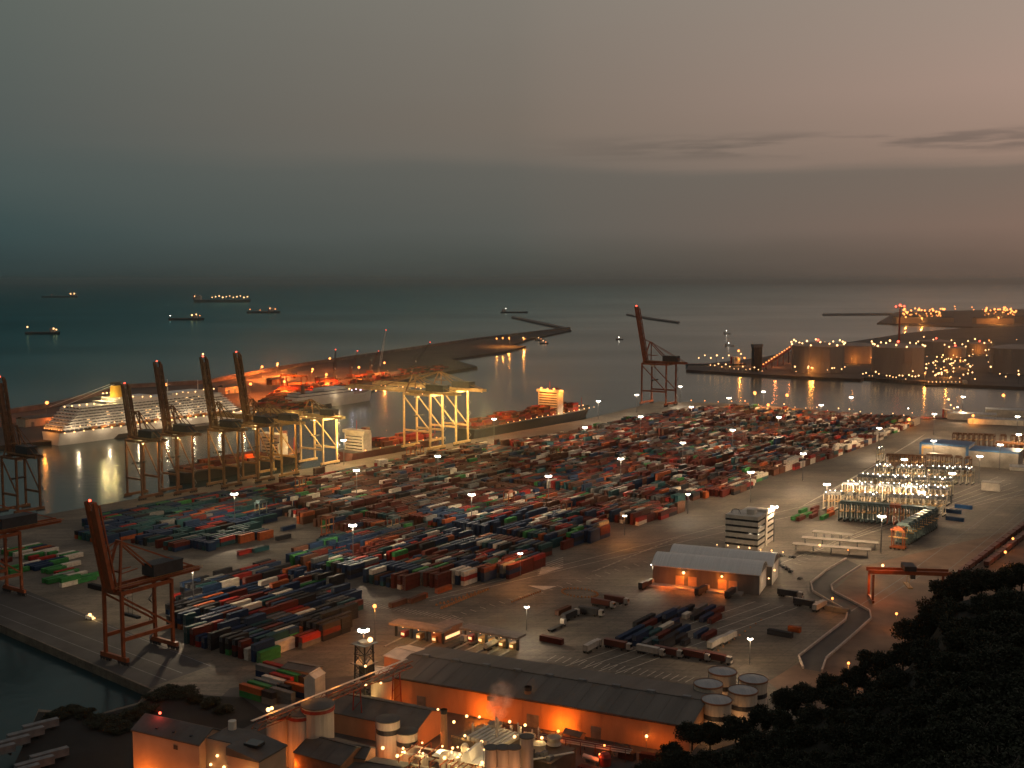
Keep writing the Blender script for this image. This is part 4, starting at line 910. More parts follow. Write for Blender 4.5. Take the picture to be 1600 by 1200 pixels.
for o, ch in _cp.values():
    for c, cc in ch: bpy.data.objects.remove(c)
    bpy.data.objects.remove(o)
for i, (px, py) in enumerate(((1330, 785), (1375, 789), (1420, 790), (1380, 760), (1450, 768), (1440, 745))):
    o = thing('floodlight', ('small floodlight on a short post among the lit carriers'), 'floodlight', G(px, py), 0, 'small floodlights among lit carriers')
    MB().lathe([(.2, 0), (.15, 17)], 0, 0, 6).build('pole', X_grey, o); put_bulb(o, (0, 0, 17.2), 'warm', .6); lamp(o, (0, 0, 15), WARM, 26000 * MPOW, .6, ies=True)

# ------------------------------------------------------------------ yard buildings
def frame2(p0, p1, z=0):
    a_, b_ = G(*p0, z), G(*p1, z); d = b_ - a_; return Vector((a_.x, a_.y, 0)), math.atan2(d.y, d.x), d.length
def gable(name, label, cat, p0, p1, z, depth, rise, wall, roof, over=.5, doors=(), wins=(), parent=None):
    loc, rz, Lx = frame2(p0, p1, z); t = thing(name, label, cat, loc, rz)
    mb = MB(); mb.extx([(0, 0), (depth, 0), (depth, z), (depth / 2, z + rise), (0, z)], 0, Lx); mb.build('wall', wall, t)
    mb = MB(); s = rise / (depth / 2)
    for y0, z0, y1, z1 in ((-over, z - over * s, depth / 2, z + rise), (depth / 2, z + rise, depth + over, z - over * s)):
        mb.hexa([(-over, y0, z0 + .06), (Lx + over, y0, z0 + .06), (Lx + over, y1, z1 + .06), (-over, y1, z1 + .06), (-over, y0, z0 + .36), (Lx + over, y0, z0 + .36), (Lx + over, y1, z1 + .36), (-over, y1, z1 + .36)])
    n = int(Lx / 6)
    for i in range(n + 1):
        x = min(Lx - .1, i * Lx / n); mb.hexa([(x, -over, z - over * s + .37), (x + .12, -over, z - over * s + .37), (x + .12, depth / 2, z + rise + .37), (x, depth / 2, z + rise + .37), (x, -over, z - over * s + .45), (x + .12, -over, z - over * s + .45), (x + .12, depth / 2, z + rise + .45), (x, depth / 2, z + rise + .45)])
    mb.box(0, Lx, depth / 2 - .4, depth / 2 + .4, z + rise + .2, z + rise + .6); mb.build('roof', roof, t)
    for x, w, h in doors: MB().box(x, x + w, -.12, -.02, 0, h).build('door', X_grey, t)
    for x, w, z0, h in wins: MB().box(x, x + w, -.1, -.02, z0, z0 + h).build('window', X_glass, t)
    return t, Lx
# office block with dark window bands
loc, rz, Lx = frame2((1133, 856), (1178, 864)); of = thing('office_building', 'white office block with dark window bands and plant on its roof', 'office building', loc, RZB + R(6))
mb = MB(); mb.box(0, 21, 0, 15, 0, 21); mb.box(-.25, 21.25, -.25, 15.25, 20.6, 21.8); mb.box(9, 21.6, 15.3, 19, 0, 23.4); mb.box(3, 20.4, 19, 37, 0, 20.6); mb.build('wall', X_cream, of)
for k in range(5):
    z = 2.6 + k * 3.9
    MB().box(-.06, 21.06, -.06, 15.06, z, z + 1.3).build('window_band', X_glass, of)
    if k < 5: MB().box(2.94, 20.46, 19.6, 37.06, z, z + 1.3).build('window_band', X_glass, of)
mb = MB(); mb.box(12, 17, 5, 11, 21.8, 25); mb.build('roof_plant_room', X_cream, of)
mb = MB()
for i in range(10): a = i * math.pi / 10; b2 = (i + 1) * math.pi / 10; mb.bar((5 + 3 * math.cos(a), 5, 21.8 + 3 * math.sin(a)), (5 + 3 * math.cos(b2), 5, 21.8 + 3 * math.sin(b2)), .3)
mb.bar((3, 5, 21.8), (3, 5, 25), .2); mb.bar((7, 5, 21.8), (7, 5, 25), .2); mb.build('dish_frame', X_grey, of)
for i in range(7): put_bulb(of, (-4 + i * 7, -4, 2.4 + .3 * (i % 2)), 'warm', .45)
lamp(of, (12, -14, 7), WARM, 700, .6); lamp(of, (27, 20, 6), WARM, 600, .6); lamp(of, (28, 34, 8), WARM, 500, .5)
# barrel roofed twin warehouse
X_barrel = pm('barrel_roof_sheet', (.58, .55, .50), .4, .15, .5, .1, streak=(5, .05, .05)); X_wdark = pm('warehouse_wall', (.13, .115, .1), .85, .3, .2, streak=(1, 1, .2))
loc, rz, Lx = frame2((1020, 913), (1186, 930)); wh = thing('warehouse', 'twin barrel roofed warehouse with two orange lit doorways', 'warehouse', loc, rz)
def barrel(y0, w, x0, x1, z, rise):
    n = 10; pr = [(y0 - .6 + (w + 1.2) * i / n, z + rise * math.sin(math.pi * i / n) ** .9) for i in range(n + 1)]
    mb = MB(); mb.extx(pr + [(p[0], p[1] - .35) for p in reversed(pr)], x0 - .8, x1 + .8); return mb.build('roof', X_barrel, wh)
WD = 22.0; EZ = 11.0
mb = MB()
for k in range(2): n = 10; mb.extx([(k * WD, 0), (k * WD + WD, 0)] + [(k * WD + WD - WD * i / n, EZ - .3 + 4.6 * math.sin(math.pi * i / n) ** .9) for i in range(n + 1)], 4 * k, Lx + 3 * k)
mb.build('wall', X_wdark, wh)
mb = MB()
for k in range(2): mb.box(Lx + 3 * k + .02, Lx + 3 * k + .14, k * WD + .3, k * WD + WD - .3, .1, EZ - .4)
mb.build('gable_wall', X_cream, wh)
barrel(0, WD, 0, Lx, EZ, 5); barrel(WD, WD, 4, Lx + 3, EZ, 5)
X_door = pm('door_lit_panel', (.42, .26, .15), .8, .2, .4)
for x in (Lx * .22, Lx * .34, Lx * .62, Lx * .72):
    MB().box(x, x + Lx * .08, -.15, -.02, .8, 6.4).build('door', X_door, wh)
mb = MB(); mb.box(-1, Lx * .86, -6.5, -.2, 0, 1.2); mb.build('loading_dock', X_conc, wh)
for x in (.3, .66): put_bulb(wh, (Lx * x, -1.2, 8.6), 'warm', .75, 'lamp'); lamp(wh, (Lx * x, -2.4, 7.6), ORANGE, 1500, .4); lamp(wh, (Lx * x, -5.5, 3), ORANGE, 1500, .4)
for x in (.12, .2, .4, .5, .74): lamp(wh, (Lx * x, -8.5, 2.4), (1, .16, .015), 900, .3)
put_bulb(wh, (Lx + 3.5, 9, 7.4), 'warm', .5); put_bulb(wh, (Lx + 3.5, 28, 7.4), 'warm', .5); lamp(wh, (Lx + 7, 9, 6), WARM, 900, .4); lamp(wh, (Lx + 9, 27, 6), WARM, 900, .4)
# blue framed shed and neighbours far right
loc, rz, Lx = frame2((1437, 722), (1512, 728)); sh = thing('shed', 'large shed with a blue frame and yellow doorway behind the lit carriers', 'shed', loc, rz)
mb = MB(); mb.box(0, Lx, 0, 30, 0, 17); mb.box(Lx, Lx + 42, 2, 30, 0, 14); mb.build('wall', X_conc, sh)
mb = MB(); mb.box(-.5, Lx + .5, -.6, 30.5, 17, 18.6); mb.box(Lx - 2, Lx + .4, -.5, -.02, 0, 17); mb.box(-.4, 1.4, -.5, -.02, 0, 17); mb.box(Lx + .5, Lx + 42.5, 1.4, 30.4, 14, 15.2); mb.build('frame', X_blue, sh)
mb = MB(); mb.box(1.4, 3, -.4, -.03, 0, 15); mb.box(3, 10, -.4, -.03, 13.4, 15); mb.build('door_frame', X_yellow, sh)
loc, rz, Lx = frame2((1533, 766), (1556, 768)); lb_ = thing('hut', 'low pale block standing alone on the open yard at the right', 'building', loc, RZB + R(5))
mb = MB(); mb.box(0, 14, 0, 9, 0, 6.4); mb.build('wall', X_cream, lb_); mb = MB(); mb.box(-.3, 14.3, -.3, 9.3, 6.4, 6.9); mb.build('roof', X_conc, lb_)
for i, (px, py, w_, d_, h_, lab) in enumerate(((1480, 655, 55, 20, 7, 'long low pale shed on the far quay right of the small tanker'), (1512, 662, 60, 16, 6, 'pale flat shed in front of the far quay sheds'), (1540, 650, 60, 18, 8, 'grey shed behind on the far quay at the right'), (1578, 735, 30, 10, 3, 'low white trailer row cover at the right edge of the yard'))):
    t = thing('shed', lab, 'shed', G(px, py), RZB + R(14)); mb = MB(); mb.extx([(0, 0), (d_, 0), (d_, h_), (d_ / 2, h_ + 1.5), (0, h_)], 0, w_); mb.build('wall', X_cream, t)
    mb = MB(); mb.extx([(-.4, h_), (d_ / 2, h_ + 1.6), (d_ + .4, h_), (d_ + .4, h_ + .3), (d_ / 2, h_ + 1.9), (-.4, h_ + .3)], -.4, w_ + .4); mb.build('roof', X_roof, t)
# long low canopies beside the office
for k, (p0, p1, lab) in enumerate((((1237, 862), (1360, 872), 'nearest long flat truck canopy right of the office block'), ((1252, 852), (1372, 861), 'middle long flat truck canopy right of the office block'), ((1268, 842), (1330, 848), 'farthest and shortest truck canopy right of the office block'))):
    loc, rz, Lx = frame2(p0, p1); t = thing('canopy', lab, 'canopy', loc, rz, 'truck canopies right of the office')
    mb = MB(); mb.box(0, Lx, 0, 7, 4.2, 4.7); mb.build('roof', X_conc, t)
    for i in range(5):
        for y in (.6, 6.2): MB().box(2 + i * (Lx - 4) / 4 - .2, 2 + i * (Lx - 4) / 4 + .2, y, y + .4, 0, 4.2).build('post', X_grey, t)
    if k == 0: put_bulb(t, (Lx * .36, -.3, 5.6), 'warm', .6); put_bulb(t, (Lx * .72, -.3, 4), 'sodium', .5); lamp(t, (Lx * .4, -3, 7), WARM, 900, .4)
# gate canopy with booths
X_canopy = pm('gate_roof', (.22, .17, .14), .8, .3, .3)
def gate(label, p0, p1, booths, hot):
    loc, rz, Lx = frame2(p0, p1, 6); t = thing('gate_canopy', label, 'gate canopy', loc, rz)
    mb = MB(); mb.box(-1, Lx + 1, -1, 7.5, 6, 6.9); mb.build('roof', X_canopy, t)
    for i in range(booths + 1):
        x = Lx * (i + .1) / (booths + .2); mb = MB(); mb.box(x - .5, x + .5, 2, 3, 0, 6); mb.build('post', X_dark, t)
    for i in range(booths):
        x = Lx * (i + .6) / (booths + .2); b_ = MB(); b_.box(x - 1.1, x + 1.1, 1.5, 5.5, .2, 3); o = b_.build('booth', X_yellow if i else X_red, t)
        MB().box(x - .9, x + .9, 1.42, 1.48, 1.2, 2.4).build('window', E_win, o)
        put_bulb(t, (x + .4, 1.2, 5.4), 'warm', .42); lamp(t, (x, -.5, 4.9), (1, .72, .3) if i != hot else (1, .25, .08), 420, .25)
        mb = MB(); mb.box(x - .5, x + .5, -14, 1.3, 0, .3); mb.build('kerb_island', X_conc, t)
    return t
gate('long gate canopy on the right over lit truck booths', (722, 983), (806, 999), 5, 0)
gate('darker gate canopy on the left with a red lit booth', (612, 976), (690, 989), 3, 2)
loc, rz, Lx = frame2((690, 985), (722, 975), 6); t = thing('gatehouse', 'dark red gatehouse joining the two gate canopies', 'building', G(692, 1006), RZA)
mb = MB(); mb.box(0, 15, 0, 7, 0, 6.6); mb.build('wall', X_brick, t); mb = MB(); mb.box(-.5, 15.5, -.5, 7.5, 6.6, 7.1); mb.build('roof', X_canopy, t); MB().box(2, 13, -.08, -.02, 1.5, 3).build('window', E_win, t)

# ------------------------------------------------------------------ works in the foreground
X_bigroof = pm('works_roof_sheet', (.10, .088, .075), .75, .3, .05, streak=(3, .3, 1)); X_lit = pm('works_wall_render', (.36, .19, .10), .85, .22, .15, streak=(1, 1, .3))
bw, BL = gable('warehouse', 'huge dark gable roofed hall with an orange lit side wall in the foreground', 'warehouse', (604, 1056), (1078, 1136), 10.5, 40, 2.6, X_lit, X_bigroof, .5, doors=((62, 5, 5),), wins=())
mb = MB(); [MB().box(x - .2, x + .2, -.09, -.02, 0, 10.1).build('pilaster', X_lit, bw) for x in [4 + i * 8 for i in range(int(BL / 8))]]
mb = MB(); mb.box(0, BL, -.75, -.5, 10.15, 10.45); mb.build('gutter', X_dark, bw)
for i in range(9): mb = MB(); x = BL * (i + .5) / 9; mb.box(x - 1.6, x + 1.6, 19.2, 20.8, 13.2, 14.3); mb.build('roof_vent', X_grey, bw)
for x, w_ in ((14, 4), (BL * .7, 4)): MB().box(x, x + w_, -.14, -.03, 0, 4.6).build('door', X_grey, bw)
MB().box(BL * .36, BL * .36 + 3, -.35, -.02, 7.6, 9.2).build('vent', X_dark, bw)
for x, pw in ((.06, 300), (.22, 120), (.35, 2400), (.38, 1500), (.60, 2900), (.63, 1600), (.74, 90), (.84, 200), (.93, 420)): lamp(bw, (BL * x, -5.0, 3.0), (1, .2, .012), pw * 2.2, .5)
# mill with two pitched volumes
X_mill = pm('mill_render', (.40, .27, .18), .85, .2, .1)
def mill(label, zt, pts, rise, far=9):
    pass
ml = thing('mill_building', 'tall mill with two pitched grey roofs, its lower wall glowing orange', 'building', D(205, 1142, 372) * 1.0, 0)
zt = 27.0; q0 = G(207, 1141, zt); q1 = G(311, 1165, zt); q2 = G(365, 1146, zt); q3 = G(421, 1142, zt)
ml.location = (q0.x, q0.y, 0); dd = q1 - q0; ml.rotation_euler = (0, 0, math.atan2(dd.y, dd.x)); lx = dd.length
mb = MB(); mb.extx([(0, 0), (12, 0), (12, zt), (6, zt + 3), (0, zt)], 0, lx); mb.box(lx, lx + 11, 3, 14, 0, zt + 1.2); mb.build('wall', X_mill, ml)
mb = MB(); mb.extx([(-.4, zt - .1), (6, zt + 3.1), (12.4, zt - .1), (12.4, zt + .3), (6, zt + 3.5), (-.4, zt + .3)], -.4, lx + .4); mb.build('roof', X_rdark, ml)
mb = MB(); mb.extx([(0, 0), (13, 0), (13, zt - 1), (0, zt - 1)], lx + 11.1, lx + 23); mb.build('annex_wall', X_mill, ml)
mb = MB(); mb.hexa([(lx + 10.8, -.4, zt - .9), (lx + 23.4, -.4, zt - .9), (lx + 23.4, 13.4, zt - .9), (lx + 10.8, 13.4, zt - .9), (lx + 10.8, -.4, zt + 1.8), (lx + 23.4, -.4, zt - .4), (lx + 23.4, 13.4, zt - .4), (lx + 10.8, 13.4, zt + 1.8)]); mb.box(lx + .6, lx + 10.6, 3.2, 13.6, zt + 1.21, zt + 1.5); mb.build('annex_roof', X_rdark, ml)
MB().box(lx + 14, lx + 19, 4, 8, zt + .9, zt + 1.9).build('skylight', X_glass, ml)
mb = MB()
for x in (8, 15, 22): mb.box(x, x + .8, 1.6, 2.4, zt + .7, zt + 1.7)
mb.box(17, 18.6, -.12, -.02, zt - 3, zt - 1.6); mb.build('vent', X_dark, ml)
MB().cyl(lx + 3, 12, zt + 1.4, zt + 4.2, 1.3, 12).build('roof_tank', X_cream, ml)
o = put_bulb(ml, (6, 6.0, zt + 4.6), 'red', .55, 'beacon'); lamp(ml, (6, 5.2, zt + 5.2), RED, 500, .3)
for x, z_, pw in ((6, 11, 7500), (22, 9, 4200), (lx + 20, 17, 1700), (lx + 17, 13, 2400)): lamp(ml, (x, -5 if x < lx else -4, z_), ORANGE, pw, .5)
mb = MB(); mb.box(lx + 19, lx + 22.6, -.14, -.02, zt - 10, zt - 3.6); mb.build('door', pm('bright_shutter', (.72, .58, .36), .6, .1, .3), ml); lamp(ml, (lx + 21, -2.2, zt - 6), (1, .6, .2), 650, .3)
for x, z_ in ((lx + 5, zt - 3.2), (lx + 2.5, zt - 6.4), (lx + 7.5, zt - 6.4)):
    put_bulb(ml, (x, 2.4 if x > lx + 4 else 2.2, z_), 'warm', .5); lamp(ml, (x, 1.2, z_ - .5), YELL, 60, .2)
# inclined conveyor gallery
a_ = D(398, 1140, 372); b_ = D(640, 1041, 446)
cv = thing('conveyor_gallery', 'long inclined conveyor gallery climbing from the mill past the lattice tower', 'conveyor', (0, 0, 0))
d_ = (b_ - a_).normalized(); sd_ = Vector((d_.y, -d_.x, 0)).normalized(); Lc = (b_ - a_).length
mb = MB()
for s in (-1, 1):
    for zz in (0, 2.4): mb.bar(a_ + sd_ * 1.5 * s + Vector((0, 0, zz)), b_ + sd_ * 1.5 * s + Vector((0, 0, zz)), .3)
    n = 26
    for i in range(n):
        u0 = a_ + d_ * Lc * i / n + sd_ * 1.5 * s; u1 = a_ + d_ * Lc * (i + 1) / n + sd_ * 1.5 * s; mb.bar(u0 + Vector((0, 0, 2.4 * (i % 2))), u1 + Vector((0, 0, 2.4 * ((i + 1) % 2))), .16)
mb.build('truss', X_orange, cv)
MB().bar(a_ + Vector((0, 0, .5)), b_ + Vector((0, 0, .5)), 1.3, .25).build('belt', X_dark, cv); MB().bar(a_ + sd_ * -1.3 + Vector((0, 0, 2.7)), b_ + sd_ * -1.3 + Vector((0, 0, 2.7)), 1.1, .16).build('cover', X_cream, cv)
for u in (.3, .62, .9):
    p = a_ + d_ * Lc * u; mb = MB()
    for s in (-1, 1): mb.bar(p + sd_ * 1.5 * s, Vector((p.x, p.y, 0)) + sd_ * 2.6 * s, .4)
    for k in range(4): z0 = p.z * k / 4; mb.bar(Vector((p.x, p.y, z0)) + sd_ * -2, Vector((p.x, p.y, z0 + p.z / 4)) + sd_ * 2, .2)
    mb.build('trestle', X_red, cv)
for u in (.1, .12): put_bulb(cv, a_ + d_ * Lc * u + Vector((0, 0, 4)) + sd_ * -2, 'warm', .7)
for u in (.12, .3, .5, .75): lamp(cv, a_ + d_ * Lc * u + Vector((0, 0, 5.5)) - sd_ * 1, SODIUM, 900, .3)
# lattice tower with lamp and tank at its foot
p = G(570, 1096); tw = thing('tower', 'dark lattice works tower carrying the conveyor head, lamps at its top', 'tower', p, RZA)
mb = MB()
for x in (-3, 3):
    for y in (-3, 3): mb.bar((x, y, 0), (x * .8, y * .8, 24), .5)
for k in range(6):
    z = k * 4
    for s in (-1, 1): mb.bar((-3, s * 2.8, z), (3, s * 2.8, z + 4), .25); mb.bar((s * 2.8, -3, z), (s * 2.8, 3, z + 4), .25); mb.bar((-3, s * 2.8, z), (3, s * 2.8, z), .3); mb.bar((s * 2.8, -3, z), (s * 2.8, 3, z), .3)
mb.build('frame', X_dark, tw)
mb = MB()
for z in (8, 16, 24): mb.box(-4, 4, -4, 4, z, z + .25)
mb.build('platform', X_grey, tw)
MB().lathe([(1, 17), (2.4, 20), (2.4, 25)], 0, 0, 12).build('hopper', X_silo, tw); MB().box(-1, 3, -2, 2, 9, 15).build('drive_house', X_dark, tw)
for x, y, z in ((-1, -4.2, 26.6), (3.6, 0, 9), (-3.8, -4, 16.5), (-3.6, -4, 8.6), (-3.4, -4, 1.8)): put_bulb(tw, (x, y, z), 'warm', 1.0 if z > 26 else .5)
lamp(tw, (-1, -5, 29), (1, .8, .5), 1800, .4); lamp(tw, (-6, -6, 15), YELL, 700, .3); lamp(tw, (-5, -6, 5), YELL, 500, .3)
def silo(label, px, py, r, h, mat, band=None, grp=None, roof='cone', cat='silo', rim=False, n=24):
    t = thing('silo', label, cat, G(px, py), 0, grp)
    MB().cyl(0, 0, 0, h, r, n).build('body', mat, t)
    if band: MB().lathe([(r + .06, h - band[0]), (r + .06, h - band[1])], 0, 0, n, 0, False).build('band', X_dark, t)
    if roof == 'cone': MB().lathe([(r + .25, h), (r + .25, h + .3), (r * .25, h + r * .18), (.1, h + r * .2)], 0, 0, n).build('roof', X_roof if rim else X_rdark, t)
    if rim:
        MB().lathe([(r + .1, h - .2), (r + .4, h - .1), (r + .4, h + .5), (r + .1, h + .5)], 0, 0, n, 0, False).build('rim', X_brick, t)
    mb = MB(); mb.bar((-r - .3, -.4, 0), (-r - .3, -.4, h + 1), .12); mb.bar((-r - .3, .4, 0), (-r - .3, .4, h + 1), .12)
    for k in range(int(h / 1.2)): mb.bar((-r - .3, -.4, k * 1.2), (-r - .3, .4, k * 1.2), .08)
    mb.build('ladder', X_grey, t); return t
t = silo('short metal tank lit at the foot of the lattice tower', 598, 1100, 4.6, 10.5, X_silo); put_bulb(t, (0, -5.4, 10.6), 'warm', .5); lamp(t, (-2, -7.5, 9), YELL, 420, .3)
for i, (px, py, r, h, lab) in enumerate(((440, 1192, 5.0, 19, 'pale silo left of the red gantry ladder beneath the conveyor'), (470, 1198, 4.2, 19.5, 'pale silo beneath the conveyor, between two neighbours'), (498, 1196, 5.6, 22, 'tallest pale silo beneath the conveyor with a red rim'))):
    t = silo(lab, px, py, r, h, X_silo, grp='pale silos under the conveyor')
    MB().lathe([(r + .1, h - 1.6), (r + .35, h - 1.6), (r + .35, h - .5), (r + .1, h - .5)], 0, 0, 20, 0, False).build('gallery', X_red, t)
    lamp(t, (-1, -r - 6, 5), ORANGE, 1500, .5)
for px, py, r, h, lab in ((607, 1190, 4.2, 15.5, 'orange lit round silo with a dark band, taller of a pair'), (636, 1192, 3.8, 11.5, 'orange lit round silo with a dark band, shorter of a pair')):
    t = silo(lab, px, py, r, h, X_silo, (4.6, 2.8), 'banded silo pair'); lamp(t, (-3, -r - 6, 4), ORANGE, 900, .4)
for px, py, lab in ((1128, 1101, 'rear middle tank of the cluster with brown rims beside the hill'), (1106, 1122, 'left tank of the cluster with brown rims beside the hill'), (1176, 1114, 'right tank of the cluster with brown rims beside the hill'), (1160, 1133, 'front right tank of the cluster with brown rims'), (1119, 1149, 'front tank of the cluster, half hidden by trees')):
    t = silo(lab, px, py, 5.4, 13.5, X_silo, (6.2, 4.4), 'rimmed tanks beside the hill', rim=True); lamp(t, (-4, -9, 5), (1, .5, .2), 650, .5)
# slim chimneys
for px, py, h, r, lab in ((694, 1190, 19, 1.1, 'slim brick coloured chimney left of the process block'), (825, 1128, 14, 1.3, 'dark tipped chimney standing on the right of the process block')):
    t = thing('chimney', lab, 'chimney', G(px, py), 0); MB().lathe([(r * 1.2, 0), (r, h)], 0, 0, 14).build('shaft', X_lit, t); MB().lathe([(r + .1, h - 1.4), (r + .15, h)], 0, 0, 14).build('cap', X_dark, t)
    put_bulb(t, (-2, -1, h + .4 if h > 15 else 6), 'warm', .5); lamp(t, (-3, -3, h * .5), ORANGE, 300, .3)
# process block with cooling cells
loc, rz, Lx = frame2((706, 1155), (800, 1182), 8.5); pb = thing('process_block', 'dark process building with lit roof ducts and round cooling cells', 'building', loc, rz)
mb = MB(); mb.box(0, Lx, 0, 17, 0, 8.5); mb.box(Lx, Lx + 13, 4, 20, 0, 7.6); mb.box(-.3, Lx + .3, -.3, .2, 8.5, 9.3); mb.build('wall', pm('process_wall', (.12, .085, .06), .85, .3, .3), pb)
for i in range(4): MB().box(2 + i * Lx / 4, 2 + i * Lx / 4 + 3, -.1, -.02, 2, 4).build('window', X_glass, pb)
for i in range(8): mb = MB(); mb.box(5 + i * 1.9, 6.2 + i * 1.9, 2, 15, 8.6, 10.2); mb.build('duct', X_cream, pb)
for x, y in ((Lx - 2, 13), (Lx + 5, 9), (Lx + 6, 17), (8, 15.2)):
    mb = MB(); mb.lathe([(2.6, 8.5), (2.2, 9.6), (2.6, 11.2)], x, y, 18, 0, False); mb.lathe([(2.55, 11.1), (2.1, 9.7), (.2, 9.7)], x, y, 18, 0, False); mb.build('cooling_cell', X_silo, pb)
for i in range(5): mb = MB(); mb.cyl(4 + i * 5.2, 7 + (i % 2) * 7, 8.5, 13 + (i % 3), .45, 10); mb.build('pipe', X_silo, pb)
for x, y, z in ((1, 15, 12), (5, 1, 10.6), (13, 0, 10.6), (14, 15.5, 13), (21, 15, 13.5), (22, 7, 12.2), (25, 10, 12.6), (30, 12, 12), (-4, 14, 11.5), (-6, 9, 10.5)):
    put_bulb(pb, (x, y, z), 'warm', .52); lamp(pb, (x, y - 1.3, z - .3), (1, .7, .3), 190, .2)
mb = MB(); mb.bar((Lx - 10, -3, 3), (Lx + 2, 3, 9.4), .9, .3); mb.bar((Lx + 4, -1, 8), (Lx + 16, 14, 9), .9, .3); mb.build('pipe_bridge', X_cream, pb); lamp(pb, (Lx + 12, 4, 11.5), YELL, 180, .2)
# front silos at the frame edge and lit plant yard
for i, px in enumerate((768, 786, 803, 823)):
    t = silo(('first', 'second', 'third', 'fourth')[i] + ' pink lit silo from the left in the row at the bottom edge', px, 1262 - (6 if i == 3 else 0), 2.15, 20 if i < 3 else 22.5, X_silo, grp='silos at the bottom edge', n=18); lamp(t, (-1, -8, 14), (1, .4, .15), 420, .4)
py_ = thing('pipe_rack', 'tangle of lit pipes, vessels and platforms in the bright plant yard at the bottom edge', 'plant', G(650, 1225), frame2((606, 1190), (760, 1222))[1])
for i in range(7): mb = MB(); z = 3 + (i % 3) * 2.4; mb.tube((-8, i * 2.2, z), (30, i * 2.2 + rnd.uniform(-1, 1), z), .38, 8); mb.build('pipe', X_cream, py_)
for i in range(9):
    mb = MB(); x = -6 + i * 4; mb.bar((x, -1, 0), (x, -1, 9), .3); mb.bar((x, 14, 0), (x, 14, 9), .3); mb.bar((x, -1, 8.9), (x, 14, 8.9), .3); mb.bar((x, -1, 4), (x, 14, 4), .3); mb.build('rack_frame', X_orange, py_)
for i in range(6): mb = MB(); x = -4 + i * 6 + rnd.uniform(-1, 1); r = rnd.uniform(1, 1.9); h = rnd.uniform(5, 10); mb.lathe([(r, 0), (r, h), (r * .7, h + r * .5), (.1, h + r * .7)], x, rnd.uniform(3, 12), 14); mb.build('vessel', X_silo, py_)
mb = MB(); mb.box(4, 14, 4, 10, 9, 9.3); mb.box(16, 26, 2, 12, 10, 10.3); mb.hexa([(16, 2, 10.4), (20, 2, 10.4), (20, 12, 10.4), (16, 12, 10.4), (17, 2, 13), (19, 2, 14), (19, 12, 14), (17, 12, 13)]); mb.build('platform', X_white, py_)
for i in range(16):
    x, y, z = -8 + i * 2.6, rnd.uniform(-2, 14), rnd.uniform(6, 13); put_bulb(py_, (x, y, z), 'warm', rnd.uniform(.35, .62)); lamp(py_, (x, y - 1.4, z - .3), (1, .68, .28), 560, .2)
t = thing('pipe_rack', 'lit pipe rack with tall vessels running behind the front silos', 'pipe rack', G(700, 1236), frame2((690, 1200), (800, 1225))[1])
for i in range(6): mb = MB(); z = 4 + (i % 3) * 2; mb.tube((-2, i * 1.4, z), (22, i * 1.4, z), .3, 8); mb.build('pipe', X_silo if i % 2 else X_cream, t)
for i in range(6): mb = MB(); x = i * 4.2; mb.bar((x, -.8, 0), (x, -.8, 9.5), .3); mb.bar((x, 8, 0), (x, 8, 9.5), .3); mb.bar((x, -.8, 9.4), (x, 8, 9.4), .3); mb.bar((x, -.8, 5.4), (x, 8, 5.4), .25); mb.build('rack_frame', X_orange, t)
for i in range(5): mb = MB(); x = 1 + i * 4.6; r = rnd.uniform(.8, 1.4); h = rnd.uniform(9, 14); mb.lathe([(r, 0), (r, h), (r * .6, h + r * .6), (.1, h + r * .8)], x, 9.6 + (i % 2) * 2, 12); mb.build('vessel', X_silo, t)
for i in range(10): x, y, z = rnd.uniform(-2, 22), rnd.uniform(-2, 9), rnd.uniform(7, 14); put_bulb(t, (x, y, z), 'warm', rnd.uniform(.3, .55)); lamp(t, (x, y - 1.3, z - .3), (1, .66, .26), 380, .2)
for i in range(12):                                        # roof plant of the process block
    mb = MB(); x = 3 + i * 2; y = 15.5 + (i % 3); mb.tube((x, y, 8.5), (x, y, 9.8 + (i % 4)), .28, 8); mb.tube((x, y, 9.8 + (i % 4)), (x + 1.6, y - 2.4, 9.8 + (i % 4)), .24, 8); mb.build('pipe', X_silo, pb)
for i in range(5): MB().box(Lx + 1 + i * 2.3, Lx + 2.6 + i * 2.3, 5.5, 8, 7.6, 9 + (i % 2)).build('fan_unit', X_grey, pb)
mb = MB()
for i in range(9): mb.bar((i * Lx / 8, -.25, 8.6), (i * Lx / 8, -.25, 10), .1)
mb.bar((0, -.25, 10), (Lx, -.25, 10), .1); mb.bar((0, -.25, 9.6), (Lx, -.25, 9.6), .08); mb.build('railing', X_yellow, pb)
# sheds of the works
t, l_ = gable('shed', 'dark gable shed with an orange lit end wall beside the big hall', 'shed', (512, 1112), (652, 1140), 7.5, 20, 3.4, X_lit, X_rdark, .4); lamp(t, (l_ + 6, 6, 4), ORANGE, 1500, .4); lamp(t, (l_ * .6, -6, 3), ORANGE, 380, .4)
t, l_ = gable('shed', 'grey gable shed with a reddish wall at the bottom edge right of the silos', 'shed', (460, 1176), (532, 1196), 9, 17, 3, X_brick, X_rdark, .4); lamp(t, (l_ + 4, 4, 4), ORANGE, 420, .4)
t, l_ = gable('shed', 'low dark flat shed at the bottom edge between silo pair and plant yard', 'shed', (520, 1206), (612, 1222), 6, 15, 1.5, X_brick, X_rdark, .4); put_bulb(t, (l_ * .5, 15, 10), 'warm', .8); put_bulb(t, (l_ * .8, 13, 9), 'warm', .6); lamp(t, (l_ * .5, 15, 12), WARM, 600, .3)
t, l_ = gable('shed', 'low long shed running in front of the lattice tower', 'shed', (515, 1122), (598, 1134), 4.5, 10, 1.6, X_conc, X_rdark, .4)
